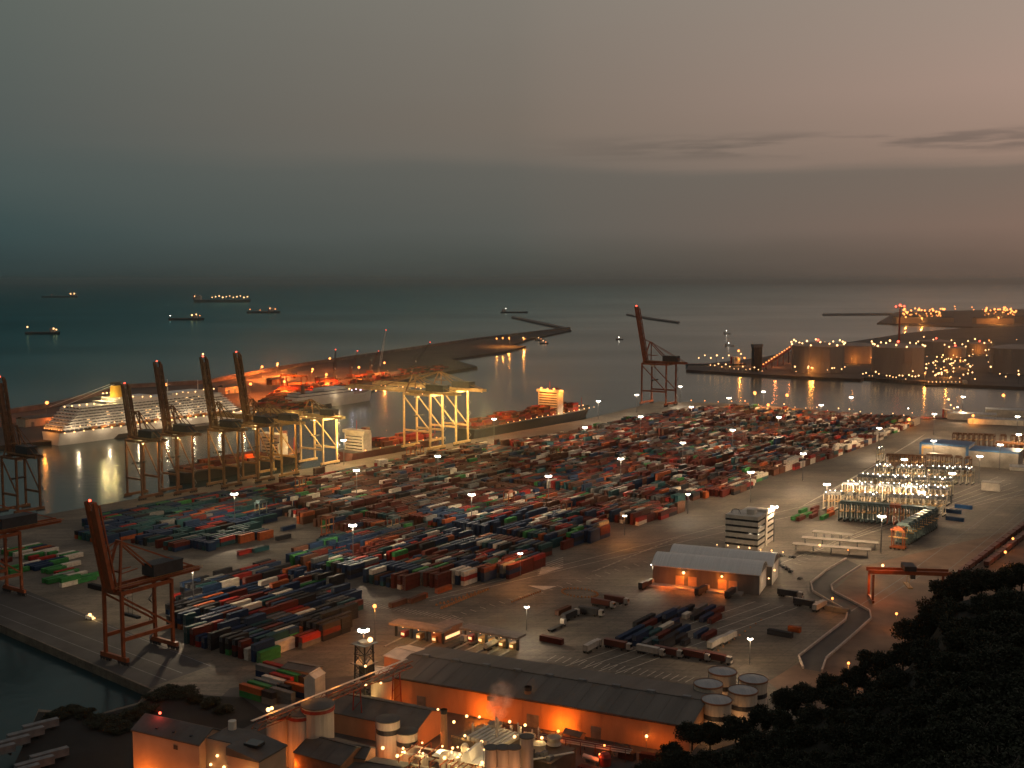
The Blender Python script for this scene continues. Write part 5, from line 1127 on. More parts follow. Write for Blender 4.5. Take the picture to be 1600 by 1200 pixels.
t, l_ = gable('brick_building', 'small orange lit building between pale silos and banded silos', 'building', (508, 1178), (570, 1186), 9, 9, 2.0, X_lit, X_rdark, .4, wins=((3, 2, 3, 1.5), (8, 2, 3, 1.5))); lamp(t, (4, -5, 3), ORANGE, 700, .4); lamp(t, (10, -5, 3), ORANGE, 500, .4); put_bulb(t, (5, -3, 1.5), 'warm', .5)
t, l_ = gable('shed', 'roof with pale striped sheets beyond the lattice tower', 'shed', (600, 1025), (632, 1033), 6, 17, 1.2, X_lit, X_cream, .4); lamp(t, (2, -4, 3), ORANGE, 500, .4)
t, l_ = gable('shed', 'open lit hopper house under the head of the conveyor', 'shed', (575, 1052), (630, 1060), 5, 9, 1.2, X_lit, X_cream, .4); lamp(t, (6, -3, 4), ORANGE, 500, .4); lamp(t, (14, 11, 8), (1, .5, .2), 400, .4)
t, l_ = gable('shed', 'pale tall hut with a pitched roof among dark container stacks', 'hut', (492, 1062), (508, 1052), 10, 5, 1.6, X_cream, X_cream, .2)
t, l_ = gable('shed', 'orange tinted open store with dark bays left of the pale tall hut', 'shed', (440, 1044), (484, 1052), 5.5, 9, 1, X_lit, X_rdark, .3); lamp(t, (l_ + 2, -8, 6), ORANGE, 900, .5)
# sodium lit strip and clutter at the foot of the big hall
for px, py, lab in ((880, 1158, 'small hut glowing red orange at the foot of the big hall'), (945, 1195, 'rounded red tank glowing at the bottom edge near the trees')):
    t = thing('hut' if px < 900 else 'tank', lab, 'hut' if px < 900 else 'tank', G(px, py), RZB)
    if px < 900:
        mb = MB(); mb.extx([(0, 0), (4, 0), (4, 3), (2, 4), (0, 3)], 0, 7); mb.build('wall', X_lit, t); mb = MB(); mb.extx([(-.3, 3), (2, 4.1), (4.3, 3), (4.3, 3.2), (2, 4.4), (-.3, 3.2)], -.3, 7.3); mb.build('roof', X_rdark, t)
    else: MB().lathe([(2.2, 0), (2.2, 3), (1.6, 4.2), (.1, 4.7)], 0, 0, 16).build('body', X_red, t); MB().lathe([(2.25, 2.8), (2.4, 2.9), (2.25, 3)], 0, 0, 16, 0, False).build('rim', X_dark, t)
    put_bulb(t, (-1.5, -1, 3.8), 'sodium', .5); lamp(t, (-2, -3, 3.8), (1, .16, .03), 500, .3)
for k, (px, py, L_, r_, lab) in enumerate(((862, 1190, 9, 1.1, 'horizontal grey vessel on saddles at the bottom edge below the glowing hut'), (912, 1188, 7, .9, 'short horizontal vessel between glowing hut and red tank'), (838, 1176, 11, 1.0, 'long horizontal vessel right of the pink silos'))):
    t = thing('pressure_vessel', lab, 'vessel', G(px, py), RZB - .1 * k); mb = MB(); mb.tube((0, 0, r_ + .8), (L_, 0, r_ + .8), r_, 14); mb.build('shell', X_silo, t)
    for x in (1.2, L_ - 1.2): MB().box(x - .3, x + .3, -r_ * .8, r_ * .8, 0, r_ * .8).build('saddle', X_conc, t)
t = thing('pipe_rack', 'dark pipe rack running along the foot of the glowing hall', 'pipe rack', G(836, 1166), frame2((836, 1166), (985, 1192))[1])
for i in range(5): mb = MB(); mb.tube((0, i * .8, 3.4 + (i % 2) * .9), (36, i * .8, 3.4 + (i % 2) * .9), .26, 8); mb.build('pipe', X_rust if i % 2 else X_silo, t)
for i in range(7): mb = MB(); x = 1 + i * 5.6; mb.bar((x, -.6, 0), (x, -.6, 4.8), .25); mb.bar((x, 4, 0), (x, 4, 4.8), .25); mb.bar((x, -.6, 3), (x, 4, 3), .25); mb.build('rack_frame', X_rust, t)
put_bulb(t, (9, -1, 5.6), 'sodium', .4); lamp(t, (9, -2.4, 5), (1, .12, .02), 320, .3); put_bulb(t, (27, -1, 5.2), 'sodium', .35); lamp(t, (27, -2.4, 4.6), (1, .14, .02), 260, .3)
for k, (px, py, cn_) in enumerate(((905, 1206, 'maroon'), (930, 1178, 'grey'), (968, 1182, 'brown'), (1000, 1186, 'maroon'))): solo_container(CN.index(cn_), 6.06, G(px, py, .08), RZB + .2 * (k % 2), ('short maroon container at the bottom edge near the red tank', 'short grey container beside the dark pipe rack', 'short brown container before the right half of the glowing hall', 'short maroon container where the trees meet the glowing hall')[k], 'short containers around the works')
t = thing('street_lamp', 'small lamp before the orange wall where the trees begin', 'street lamp', G(1010, 1172), 0); MB().lathe([(.12, 0), (.08, 5)], 0, 0, 6).build('pole', X_grey, t); put_bulb(t, (0, 0, 5.2), 'warm', .5); lamp(t, (0, -.9, 4.6), ORANGE, 420, .3)

# ------------------------------------------------------------------ far right: tanks and lamps across the channel
X_tank = pm('tank_concrete', (.29, .24, .205), .85, .25, .02, streak=(1, 1, .15)); X_tank2 = pm('tank_pale', (.33, .25, .2), .8, .25, .02)
def big_tank(label, px, py, r, h, mat, lamps_=0, panel=True, lit=0):
    t = thing('storage_tank', label, 'storage tank', G(px, py, .4), 0, 'storage tanks across the channel')
    MB().cyl(0, 0, 0, h, r, 40).build('body', mat, t); MB().lathe([(r + .4, h), (r + .4, h + .8), (r * .8, h + r * .07), (r * .4, h + r * .13), (.2, h + r * .15)], 0, 0, 40).build('roof', X_tank2, t)
    if panel: MB().box(-4, 9, -r - 1.0, -r + 2, h * .45, h * .9).build('panel', X_tank2, t)
    mb = MB()
    for k in range(8): a = k * math.pi / 4 + .2; mb.box(r * math.cos(a) - .8, r * math.cos(a) + .8, r * math.sin(a) - .8, r * math.sin(a) + .8, 0, h + .8)
    mb.build('buttress', mat, t)
    for i in range(lamps_): a = i * 2 * math.pi / lamps_; put_bulb(t, ((r + .5) * math.cos(a), (r + .5) * math.sin(a), h + 3 + 6 * ((i * 5) % 3) / 2), 'warm', 1.7)
    if lamps_: put_bulb(t, (0, 0, h + r * .22), 'red', 2)
    for i in range(lit): a = -math.pi / 2 + (i - .5) * .9; lamp(t, ((r + 16) * math.cos(a), (r + 16) * math.sin(a), 9), SODIUM, 14000, 2)
    return t
big_tank('big dark storage tank ringed with roof lamps, leftmost across the channel', 1277, 580, 47, 47, X_tank, 18, lit=1)
big_tank('big dark storage tank with a pale panel, centre of the far quay', 1402, 583, 45, 47, X_tank, 16)
big_tank('pale storage tank glowing orange between the two big dark tanks', 1340, 566, 40, 34, X_tank2, 0, False, 2)
big_tank('dull storage tank cut by the right edge of the picture', 1588, 582, 46, 44, X_tank, 0, False)
big_tank('small pale lit tank right of the centre tank', 1492, 558, 22, 20, X_tank2, 5, False, 1)
big_tank('small orange lit tank far right behind the pipe works', 1530, 552, 26, 22, X_tank2, 4, False, 1)
big_tank('dim tank behind the centre one', 1462, 553, 34, 28, X_tank, 3, False)
t = thing('tower', 'dark square tower block leaning over the far quay left of the tanks', 'tower', G(1182, 580, .4), R(10)); mb = MB(); mb.box(-8, 8, -6, 6, 0, 48); mb.build('body', X_dark, t); mb = MB(); mb.box(-9, 9, -7, 7, 44, 50); mb.build('cap', X_grey, t)
t = thing('mast', 'tall red and white mast with red lamps above the centre tank', 'mast', G(1404, 556, .4)); MB().lathe([(3, 0), (1.4, 110)], 0, 0, 8).build('shaft', X_red, t); [put_bulb(t, (x, 0, z), 'red', r_) for x, z, r_ in ((0, 111, 3.4), (-9, 108, 2.2), (9, 109, 2.2), (0, 70, 2))]
mb = MB(); mb.box(-11, 11, -.6, .6, 106, 107.4); mb.build('crossarm', X_red, t)
a_ = G(1192, 579, .4); b_ = G(1236, 566, .4); t = thing('conveyor_gallery', 'red lit inclined conveyor on the far quay left of the big tank', 'conveyor', (0, 0, 0)); mb = MB(); mb.bar(a_ + Vector((0, 0, 8)), b_ + Vector((0, 0, 30)), 5, 4); mb.build('gallery', X_red, t)
for i in range(5): u = (i + .5) / 5; q = a_.lerp(b_, u); mb = MB(); mb.bar(q + Vector((0, 0, .2)), q + Vector((0, 0, 8 + 22 * u)), 1.4); mb.build('trestle', X_rust, t)
for i in range(12): u = i / 11; q = a_.lerp(b_, u); put_bulb(t, q + Vector((0, -3, 12 + 22 * u)), 'sodium', 1.3); 
for i in range(3): q = a_.lerp(b_, i / 2); lamp(t, q + Vector((-8, -16, 14)), (1, .25, .06), 30000, 2)
# lamp posts of the far quay: one kind, many copies
_lp = thing('lamp_post', 'x', 'lamp post'); MB().lathe([(.3, 0), (.2, 11)], 0, 0, 5).build('pole', X_grey, _lp); put_bulb(_lp, (0, 0, 11.4), 'warm', 1.25); LPW = tree_of(_lp)
_ls = thing('lamp_post', 'x', 'lamp post'); MB().lathe([(.3, 0), (.2, 14)], 0, 0, 5).build('pole', X_grey, _ls); put_bulb(_ls, (0, 0, 14.4), 'sodium', 1.5); LPS = tree_of(_ls)
def posts(n, fn, t, label, grp, sc=1):
    for i in range(n): px, py = fn(i); dup(t, G(px, py, .4), 0, label, grp, sc * rnd.choice((.55, .7, .85, 1, 1.15)))
posts(14, lambda i: (1110 + i * 6.2 + rnd.uniform(-1, 1), 578.5 + i * .5), LPW, 'small lamp post in the row along the far quay edge left of the tanks', 'far quay edge lamps left')
posts(11, lambda i: (1385 + i * 5, 596 + i * .35), LPW, 'small lamp post in the even row along the far quay edge under the centre tank', 'far quay edge lamps centre')
posts(6, lambda i: (1348 + i * 5, 593), LPW, 'small lamp post in the short row left of the even quay row', 'far quay edge lamps short row')
posts(26, lambda i: (rnd.uniform(1236, 1322), rnd.uniform(578, 587)), LPW, 'small lamp post scattered at the foot of the leftmost big tank', 'lamps at the first big tank', 1.1)
posts(64, lambda i: (rnd.gauss(1475, 26), rnd.uniform(562, 600)), LPW, 'small lamp post scattered through the pipe works right of the centre tank', 'lamps of the far pipe works', 1.15)
posts(30, lambda i: (rnd.uniform(1330, 1372), rnd.uniform(556, 569)), LPS, 'sodium lamp post around the orange lit tank between the big tanks', 'lamps of the orange lit tank')
posts(30, lambda i: (rnd.uniform(1500, 1600), rnd.uniform(535, 602)), LPW, 'lamp post scattered at the right edge of the far tank quay', 'lamps at the right edge of the tank quay', 1.2)
posts(48, lambda i: (rnd.uniform(1408, 1478), rnd.choice((497, 500.5, 503)) + rnd.uniform(-.8, .8)), LPS, 'distant sodium lamp post in the left cluster of the far port on the horizon', 'lamps of the distant port left', 2.8)
posts(36, lambda i: (rnd.uniform(1537, 1590), rnd.choice((498, 501.5)) + rnd.uniform(-.7, .7)), LPS, 'distant sodium lamp post in the right cluster of the far port on the horizon', 'lamps of the distant port right', 2.8)
posts(10, lambda i: (rnd.uniform(1395, 1600), rnd.uniform(489, 491)), LPS, 'faint lamp post on the farthest shore line', 'lamps on the farthest shore', 2.0)
posts(12, lambda i: (1225 + i * 17, 640 + i * 1.4), LPW, 'low lamp post along the terminal edge facing the channel', 'lamps along the channel edge', .55)
posts(7, lambda i: (1080 + i * 21, 634 + i * .5), LPS, 'low orange lamp post along the terminal tip', 'lamps along the terminal tip', .5)
for t_ in (LPW, LPS):
    for c, cc in t_[1]: bpy.data.objects.remove(c)
    bpy.data.objects.remove(t_[0])
for px, py, pw, z in ((1478, 590, 30000, 12), (1445, 595, 20000, 12), (1500, 575, 26000, 14), (1560, 575, 26000, 14), (1270, 586, 20000, 12), (1440, 508, 260000, 25), (1415, 506, 160000, 25), (1560, 507, 260000, 25), (1545, 545, 40000, 20), (1200, 648, 22000, 12), (1420, 668, 12000, 9), (1520, 663, 14000, 10)):
    o = thing('street_lamp', 'strong sodium lamp before the far right tank' if (px, py) == (1560, 575) else 'strong lamp in the right cluster of the distant port' if py == 507 else {1478: 'strong sodium lamp inside the far pipe works', 1445: 'strong sodium lamp on the far quay left of the pipe works', 1500: 'strong sodium lamp behind the far pipe works', 1560: 'strong sodium lamp before the far right tank', 1270: 'strong sodium lamp below the leftmost big tank', 1440: 'strong lamp in the left cluster of the distant port, right one', 1415: 'strong lamp in the left cluster of the distant port, left one', 1545: 'strong lamp behind the far right tank', 1200: 'orange lamp on the terminal tip between two beacons', 1420: 'orange lamp on the quay beside the small lit tanker', 1520: 'orange lamp before the far quay sheds'}.get(px, 'strong lamp in the right cluster of the distant port'), 'street lamp', G(px, py, .4))
    MB().lathe([(.3, 0), (.2, z)], 0, 0, 5).build('pole', X_grey, o); put_bulb(o, (0, 0, z + .3), 'sodium', 1.6 if pw < 90000 else 3.5); lamp(o, (0, 0, z - 3), SODIUM, pw, 1.2)
for i, (px, py, w_, d_, h_) in enumerate(((1425, 505, 120, 40, 22), (1460, 504, 150, 40, 18), (1555, 506, 140, 40, 20), (1585, 505, 120, 40, 24))):
    t = thing('warehouse', ('left', 'right')[i % 2] + ' long hall in the ' + ('left', 'right')[i // 2] + ' lit cluster of the distant port', 'warehouse', G(px, py, .8), 0); mb = MB(); mb.box(-w_ / 2, w_ / 2, 0, d_, 0, h_); mb.build('wall', X_tank2, t); mb = MB(); mb.extx([(-1, h_), (d_ / 2, h_ + 5), (d_ + 1, h_)], -w_ / 2 - 1, w_ / 2 + 1); mb.build('roof', X_rdark, t)

# ------------------------------------------------------------------ trucks, trains and small things
X_vw = pm('dusty_white_paint', (.34, .31, .27), .6, .3, .4)
def truck_tree(col, box=True, tank=False):
    t = thing('truck', 'x', 'truck')
    mb = MB(); mb.box(0, 13, -1.1, 1.1, .95, 1.25)
    mb.build('chassis', X_dark, t)
    for x in (1.2, 2.5, 3.8, 9.4, 12.6):
        mb = MB(); mb.tube((x, -1.25, .5), (x, -.75, .5), .5, 10); mb.tube((x, .75, .5), (x, 1.25, .5), .5, 10); mb.build('wheel', X_black, t)
    mb = MB(); mb.hexa([(11.6, -1.2, 1), (14, -1.2, 1), (14, 1.2, 1), (11.6, 1.2, 1), (11.6, -1.2, 3.7), (13.5, -1.2, 3.7), (13.5, 1.2, 3.7), (11.6, 1.2, 3.7)]); cb = mb.build('cab', X_vw, t)
    MB().face([(13.92, -1, 2.1), (13.92, 1, 2.1), (13.62, 1, 3.3), (13.62, -1, 3.3)]).__class__
    w = MB(); w.hexa([(13.8, -1, 2.1), (13.98, -1, 2.1), (13.98, 1, 2.1), (13.8, 1, 2.1), (13.5, -1, 3.3), (13.68, -1, 3.3), (13.68, 1, 3.3), (13.5, 1, 3.3)]); w.build('windscreen', X_glass, cb)
    if tank: mb = MB(); mb.tube((.3, 0, 2.5), (10.8, 0, 2.5), 1.25, 16); mb.build('tank', X_vw, t)
    elif box: mb = MB(); mb.box(.1, 11, -1.22, 1.22, 1.3, 4.0); [mb.box(.2 + i * 1.1, .26 + i * 1.1, -1.26, 1.26, 1.35, 3.95) for i in range(10)]; mb.build('trailer_box', col, t)
    return t
TT = {'cream': tree_of(truck_tree(X_vw)), 'red': tree_of(truck_tree(X_rust)), 'dark': tree_of(truck_tree(X_dark)), 'flat': tree_of(truck_tree(X_grey, False)), 'tank': tree_of(truck_tree(X_grey, True, True))}
for px, py, k, rz, lab in ((914, 1022, 'cream', RZA, 'pale trailer truck parked alone left of the red trailer line'), (995, 1019, 'cream', RZB, 'truck with a pale box at the left end of the red trailer line'), (1022, 1021, 'red', RZB, 'red trailer truck in the line below the trailer park'),
    (945, 1010, 'red', RZB, 'dull red trailer truck before the left end of the trailer park'), (1065, 1026, 'red', RZB, 'dark red trailer truck, second from the right end of the trailer line'), (1098, 1030, 'red', RZB, 'dark red trailer truck at the right end of the trailer line'),
    (1108, 1017, 'cream', RZA, 'white truck at the right edge of the trailer park, nearer of two'), (1128, 1008, 'cream', RZA, 'white truck at the right edge of the trailer park, farther of two'), (758, 1018, 'tank', RZA, 'white tanker truck by the gate exit'),
    (905, 958, 'dark', RZB, 'dark trailer truck on the open yard right of the mast'), (880, 972, 'dark', RZA, 'black trailer truck parked below the grey one on the open yard'), (858, 988, 'flat', RZA, 'empty trailer parked near the tall slim mast'), (925, 945, 'red', RZB, 'red trailer truck at the upper end of the parked line on the open yard'), (945, 940, 'red', RZB, 'second red trailer truck beyond the parked line on the open yard'),
    (1272, 957, 'cream', RZA, 'pale truck parked by the bend of the winding road'), (1240, 945, 'dark', RZB, 'dark truck parked left of the pale one by the winding road'), (1215, 930, 'dark', RZB, 'dark truck at the right corner of the barrel roofed warehouse'), (1088, 932, 'dark', RZA, 'dark truck backed up to the left lit doorway of the warehouse'), (1135, 936, 'dark', RZA, 'dark truck backed up to the right lit doorway of the warehouse'),
    (1000, 922, 'dark', RZA, 'dark truck at the left end of the warehouse dock'), (700, 1016, 'flat', RZA, 'empty trailer in the gate lanes below the canopies'), (735, 1010, 'flat', RZA, 'empty trailer in the rightmost gate lane')):
    dup(TT[k], G(px, py), rz + rnd.uniform(-.06, .06), lab, 'trucks parked around the terminal')
for o, ch in TT.values():
    for c, cc in ch:
        for g_, _ in cc: bpy.data.objects.remove(g_)
        bpy.data.objects.remove(c)
    bpy.data.objects.remove(o)
def car(label, px, py, rz, lit):
    t = thing('van', label, 'van', G(px, py), rz); mb = MB(); mb.hexa([(-2.4, -1, .5), (2.4, -1, .5), (2.4, 1, .5), (-2.4, 1, .5), (-2.3, -.9, 2.1), (1.3, -.9, 2.1), (1.3, .9, 2.1), (-2.3, .9, 2.1)]); mb.build('body', X_white, t)
    for x in (-1.5, 1.5):
        for y in (-.9, .9): MB().tube((x, y - .12, .36), (x, y + .12, .36), .36, 10).build('wheel', X_black, t)
    if lit:
        for y in (-.6, .6): put_bulb(t, (2.5, y, .9), 'warm', .35, 'headlight')
        put_bulb(t, (0, 0, 2.5), 'warm', .7, 'beacon'); lamp(t, (3.6, 0, 1.4), YELL, 300, .2); lamp(t, (0, -1, 4), YELL, 500, .2)
car('service van with bright beacon and headlights alone on the near quay', 141, 968, RZB + .15, True); car('white van standing on the far quay under the lit yellow cranes', 885, 652, RZA, True)
# traffic separators before the gate: small orange bollards
mb = MB(); mb.lathe([(.75, 0), (.75, .4), (.3, 1.2), (.2, 1.3)], 0, 0, 8); bme = mb.mesh('bollard', [pm('bollard_orange', (.3, .12, .035), .7, .2, .5)])
def bol(px, py, label, grp, s=1):
    o = bpy.data.objects.new('bollard', bme); C.objects.link(o); o.location = G(px, py); o.scale = (s, s, s); tag(o, label, 'bollard', grp)
for i in range(20): bol(690 + i * 3.8, 951 - i * 1.55, 'orange bollard in the long front row above the gate canopy', 'front bollard row above the gate', 1.0)
for i in range(12): bol(682 + i * 6, 946 - i * 1.9 + rnd.uniform(-1, 1), 'orange bollard in the looser back row above the gate canopy', 'back bollard row above the gate', .9)
for i in range(30):
    a = i / 30 * 2 * math.pi; bol(906 + 28 * math.cos(a), 927 + 6.5 * math.sin(a) + 2.5 * math.cos(a), 'orange bollard in the oval ring on the open yard', 'oval bollard ring', .75)
for i in range(14): bol(800 + i * 3.4, 941 - i * 1.25, 'orange bollard in the slanting row left of the oval ring', 'slanting bollard row', .7)
for i in range(9): o = bol(1122 + i * 8.4, 1017 - i * 6, 'pale bollard in the dotted line beside the white trucks', 'dotted bollard line', .6)
# parked cars by the office and small stores about the yard
def sedan_tree(m):
    t = thing('parked_car', 'x', 'car'); mb = MB(); mb.hexa([(-2.1, -.85, .35), (2.1, -.85, .35), (2.1, .85, .35), (-2.1, .85, .35), (-2.1, -.85, .85), (2.1, -.85, .8), (2.1, .85, .8), (-2.1, .85, .85)])
    mb.hexa([(-1.7, -.8, .86), (1.1, -.8, .86), (1.1, .8, .86), (-1.7, .8, .86), (-1.2, -.65, 1.45), (.4, -.65, 1.45), (.4, .65, 1.45), (-1.2, .65, 1.45)]); mb.build('body', m, t)
    for x in (-1.3, 1.3):
        mb = MB(); mb.tube((x, -.88, .32), (x, -.68, .32), .32, 8); mb.tube((x, .68, .32), (x, .88, .32), .32, 8); mb.build('wheel', X_black, t)
    return tree_of(t)
CT = [(sedan_tree(X_vw), 'pale'), (sedan_tree(X_dark), 'dark'), (sedan_tree(X_grey), 'grey')]
for k, (p0, p1, n_, w_) in enumerate((((1214, 868), (1240, 872), 7, 'row right of the office block'), ((1128, 873), (1170, 880), 9, 'row at the foot of the office block'), ((1216, 880), (1250, 905), 8, 'row along the warehouse gable'), ((905, 1050), (1010, 1066), 14, 'marked bays behind the big hall'))):
    for i in range(n_):
        if rnd.random() < .2: continue
        tr_, cn_ = rnd.choice(CT); u = i / (n_ - 1)
        dup(tr_, G(p0[0] + (p1[0] - p0[0]) * u, p0[1] + (p1[1] - p0[1]) * u), RZA + rnd.uniform(-.06, .06), '%s parked car in the %s' % (cn_, w_), '%s cars in the %s' % (cn_, w_))
for tr_, _ in CT:
    for c, cc in tr_[1]: bpy.data.objects.remove(c)
    bpy.data.objects.remove(tr_[0])
for px, py, cn_, rz, lab in ((440, 830, 'navy', RZA, 'navy container alone on bare concrete left of the middle lamp mast'), (396, 864, 'teal', RZA, 'teal container at the front edge of the open lane by the orange crane'), (372, 868, 'red', RZA, 'red container standing in the lane behind the near orange crane'), (432, 845, 'black', RZA, 'black container in the open lane below the middle mast'), (500, 846, 'navy', RZA, 'dark container at the mouth of the lane below the middle mast'),
      (545, 838, 'pale grey', RZA, 'pale container under the middle lamp mast'), (575, 842, 'cream', RZA, 'cream container right of the middle lamp mast'), (140, 918, 'black', RZB, 'black flat container on the quay left of the near orange crane'), (85, 905, 'pale grey', RZA, 'long pale container on the apron between the two left cranes'), (120, 912, 'green', RZA, 'bright green container on the apron beside the near orange crane'), (128, 906, 'green', RZA, 'second bright green container just behind the first on the apron'),
      (1290, 953, 'grey', RZB, 'grey container inside the bend of the winding road'), (1000, 1003, 'teal', RZB, 'teal container at the front of the trailer park'), (870, 962, 'brown', RZA, 'brown container at the left of the parked trucks on the open yard'), (845, 1000, 'maroon', RZB, 'maroon container lying before the parking bays')):
    solo_container(CN.index(cn_), 12.19, G(px, py, .08), rz, lab, 'containers set down on their own')
# rail wagons on the right
a_, b_ = G(1500, 901), G(1640, 795)
wt = thing('rail_wagon', 'x', 'rail wagon'); mb = MB(); mb.box(0, 13.5, -1.3, 1.3, 1.0, 1.5); mb.build('chassis', X_dark, wt); mb = MB(); mb.box(.2, 13.3, -1.4, 1.4, 1.55, 3.9); [mb.box(.5 + i * 1.3, .62 + i * 1.3, -1.46, 1.46, 1.6, 3.8) for i in range(10)]; mb.build('body', X_rust, wt)
for x in (2, 11.5): mb = MB(); [mb.tube((x + k, -1.0, .5), (x + k, 1.0, .5), .5, 10) for k in (-.9, .9)]; mb.build('wheel_bogie', X_black, wt)
WT = tree_of(wt); dd = (b_ - a_).normalized(); rz = math.atan2(dd.y, dd.x)
for k, (off, n0, n1) in enumerate(((0, 0, 15), (7, 2, 13))):
    for i in range(n0, n1):
        q = a_ + dd * i * 14.6 + Vector((dd.y, -dd.x, 0)) * off
        if i == 0 and k == 0: wt.location = q; wt.rotation_euler = (0, 0, rz); o = wt; o['label'] = 'nearest dark red rail wagon beside the trees at the right'; o['group'] = 'rail wagons on the right tracks'
        else: dup(WT, q, rz, 'dark red rail wagon in the %s train along the right edge' % ('left hand', 'right hand')[k], 'rail wagons in the %s train' % ('left hand', 'right hand')[k])
for px, py, lab in ((1570, 884, 'glowing sodium lamp behind the treetops at the right edge'), (1582, 862, 'warm lamp just above the treetops at the right edge'), (1325, 1066, 'glowing sodium lamp showing through a gap in the treetops'), (1400, 985, 'sodium lamp at the foot of the hill by the red earth'), (1300, 960, 'sodium lamp by the parapet inside the road bend')):
    t = thing('street_lamp', lab, 'street lamp', G(px, py), 0); MB().lathe([(.14, 0), (.1, 8)], 0, 0, 6).build('pole', X_grey, t); put_bulb(t, (0, 0, 8.3), 'sodium', .7); lamp(t, (0, 0, 7), SODIUM, 1900, .4)
# moored barges with pale slats in the dark lower left corner
for i in range(7):
    px, py = 4 + i * 24 - (i // 4) * 60, 1186 - (i % 4) * 14 + (i // 4) * 34
    t = thing('barge', 'long narrow pale decked barge in the dark lower left corner, number counted from the water %s' % ordw(i + 1), 'barge', G(px - 40, py + 6, 0.1), RZA - .25, 'pale decked barges')
    t['label'] = '%s of the narrow pale roofed trailers parked in the dark lower left corner' % ordw(i + 1)
    t.name = 'parked_trailer'; t['category'] = 'trailer'; t['group'] = 'trailers in the dark corner'
    mb = MB(); mb.box(0, 13, -1.2, 1.2, 1.0, 3.6); mb.build('body', X_grey, t); mb = MB(); mb.box(-.05, 13.05, -1.25, 1.25, 3.6, 3.75); mb.build('roof', X_grey, t)
    for x in (1.5, 3, 11): mb = MB(); mb.tube((x, -1.2, .5), (x, 1.2, .5), .5, 8); mb.build('wheel', X_black, t)

# ------------------------------------------------------------------ trees of the hillside
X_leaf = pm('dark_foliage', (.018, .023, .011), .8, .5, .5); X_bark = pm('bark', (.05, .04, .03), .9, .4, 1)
def crown_mesh(seed, rad, hgt, n, flat):
    r_ = random.Random(seed); mb = MB(); cl = []
    for i in range(26):
        a = r_.uniform(0, 6.283); q = rad * math.sqrt(r_.random()) * .8; z = hgt * r_.uniform(.1, .95) * (1 - .35 * (q / rad) ** 2)
        cl.append((q * math.cos(a), q * math.sin(a), z, r_.uniform(.22, .4) * rad))
    for i in range(n):
        cx, cy, cz, cr_ = r_.choice(cl); v = Vector((r_.gauss(0, 1), r_.gauss(0, 1), r_.gauss(0, 1))).normalized() * cr_ * (r_.uniform(.5, 1.1) if r_.random() < .86 else r_.uniform(1.0, 1.5)); v.z *= flat
        p = Vector((cx, cy, cz)) + v; s = r_.uniform(.2, .5)
        d = Vector((r_.gauss(0, 1), r_.gauss(0, 1), r_.gauss(0, .7))).normalized(); e = d.cross(Vector((r_.gauss(0, 1), r_.gauss(0, 1), r_.gauss(0, 1)))).normalized() * s * .5; d *= s
        mb.face([p - d, p + e, p + d, p - e])
    return mb.mesh('crown', [X_leaf])
def trunk_mesh(seed, h, rad):
    r_ = random.Random(seed); mb = MB(); mb.lathe([(.32, -3), (.22, h * .5), (.1, h * .85)], 0, 0, 7)
    for i in range(9):
        z = h * r_.uniform(.35, .8); a = r_.uniform(0, 6.28); q = rad * r_.uniform(.4, .85); mb.bar((0, 0, z), (q * math.cos(a), q * math.sin(a), z + r_.uniform(.6, 2.2)), .1)
    return mb.mesh('trunk', [X_bark])
TR = [(crown_mesh(s, rad, hg, 9000, fl), trunk_mesh(s, 7.0, rad), rad, hg) for s, rad, hg, fl in ((1, 5.2, 5.6, .8), (2, 4.6, 6.2, .9), (3, 5.8, 5.0, .7), (4, 4.2, 6.6, 1.0), (5, 5.0, 5.2, .75))]
def tree(px, py, i, lab, grp, sc=1.0):
    cm, tm, rad, hg = TR[i % 5]; p = D(px, py, hd(px, py)); hh = (1.4 + hg) * sc
    t = thing('tree', lab, 'tree', p - Vector((0, 0, hh)), rnd.uniform(0, 6.28), grp, sc)
    o = bpy.data.objects.new('crown', cm); C.objects.link(o); o.parent = t; o.location = (0, 0, 1.0)
    o = bpy.data.objects.new('trunk', tm); C.objects.link(o); o.parent = t
n = 0
edge = [(1012, 1188), (1050, 1160), (1082, 1128), (1110, 1128), (1150, 1118), (1195, 1102), (1232, 1072), (1262, 1068), (1300, 1052), (1338, 1040), (1372, 1014), (1412, 1002), (1428, 968), (1448, 958), (1466, 930), (1482, 902), (1505, 893), (1535, 888), (1565, 886), (1598, 878), (1630, 872), (975, 1205), (930, 1212), (880, 1216)]
for px, py in edge: tree(px, py + 3, n, 'dark tree along the upper rim of the black hillside wood at the lower right', 'trees along the rim of the hill', rnd.uniform(.8, 1.05)); n += 1
y = 900
while y < 1330:
    x = 960 + rnd.uniform(0, 30)
    while x < 1680:
        if y > sil(x) + 16: tree(x + rnd.uniform(-10, 10), y + rnd.uniform(-8, 8), n, 'dark tree inside the black hillside wood at the lower right', 'trees inside the hillside wood', rnd.uniform(.8, 1.1)); n += 1
        x += 44
    y += 30
# shrubs of the dark foreshore, lower left
for i, (px, py, s_) in enumerate(((244, 1092, .8), (262, 1084, .9), (284, 1086, .9), (306, 1096, .8), (90, 1120, .8), (110, 1112, .7), (132, 1118, .8), (160, 1130, .9), (330, 1104, .8), (205, 1122, .9), (228, 1112, .8), (350, 1112, .7), (186, 1140, .8))):
    cm, tm, rad, hg = TR[i % 5]; t = thing('bush', 'dark bush on the unlit foreshore at the lower left', 'bush', G(px, py), i, 'bushes on the dark foreshore', s_)
    o = bpy.data.objects.new('foliage', cm); C.objects.link(o); o.parent = t; o.location = (0, 0, .1); o.scale = (1.25, 1.25, .55); o = bpy.data.objects.new('stem', tm); C.objects.link(o); o.parent = t; o.scale = (.6, .6, .5)

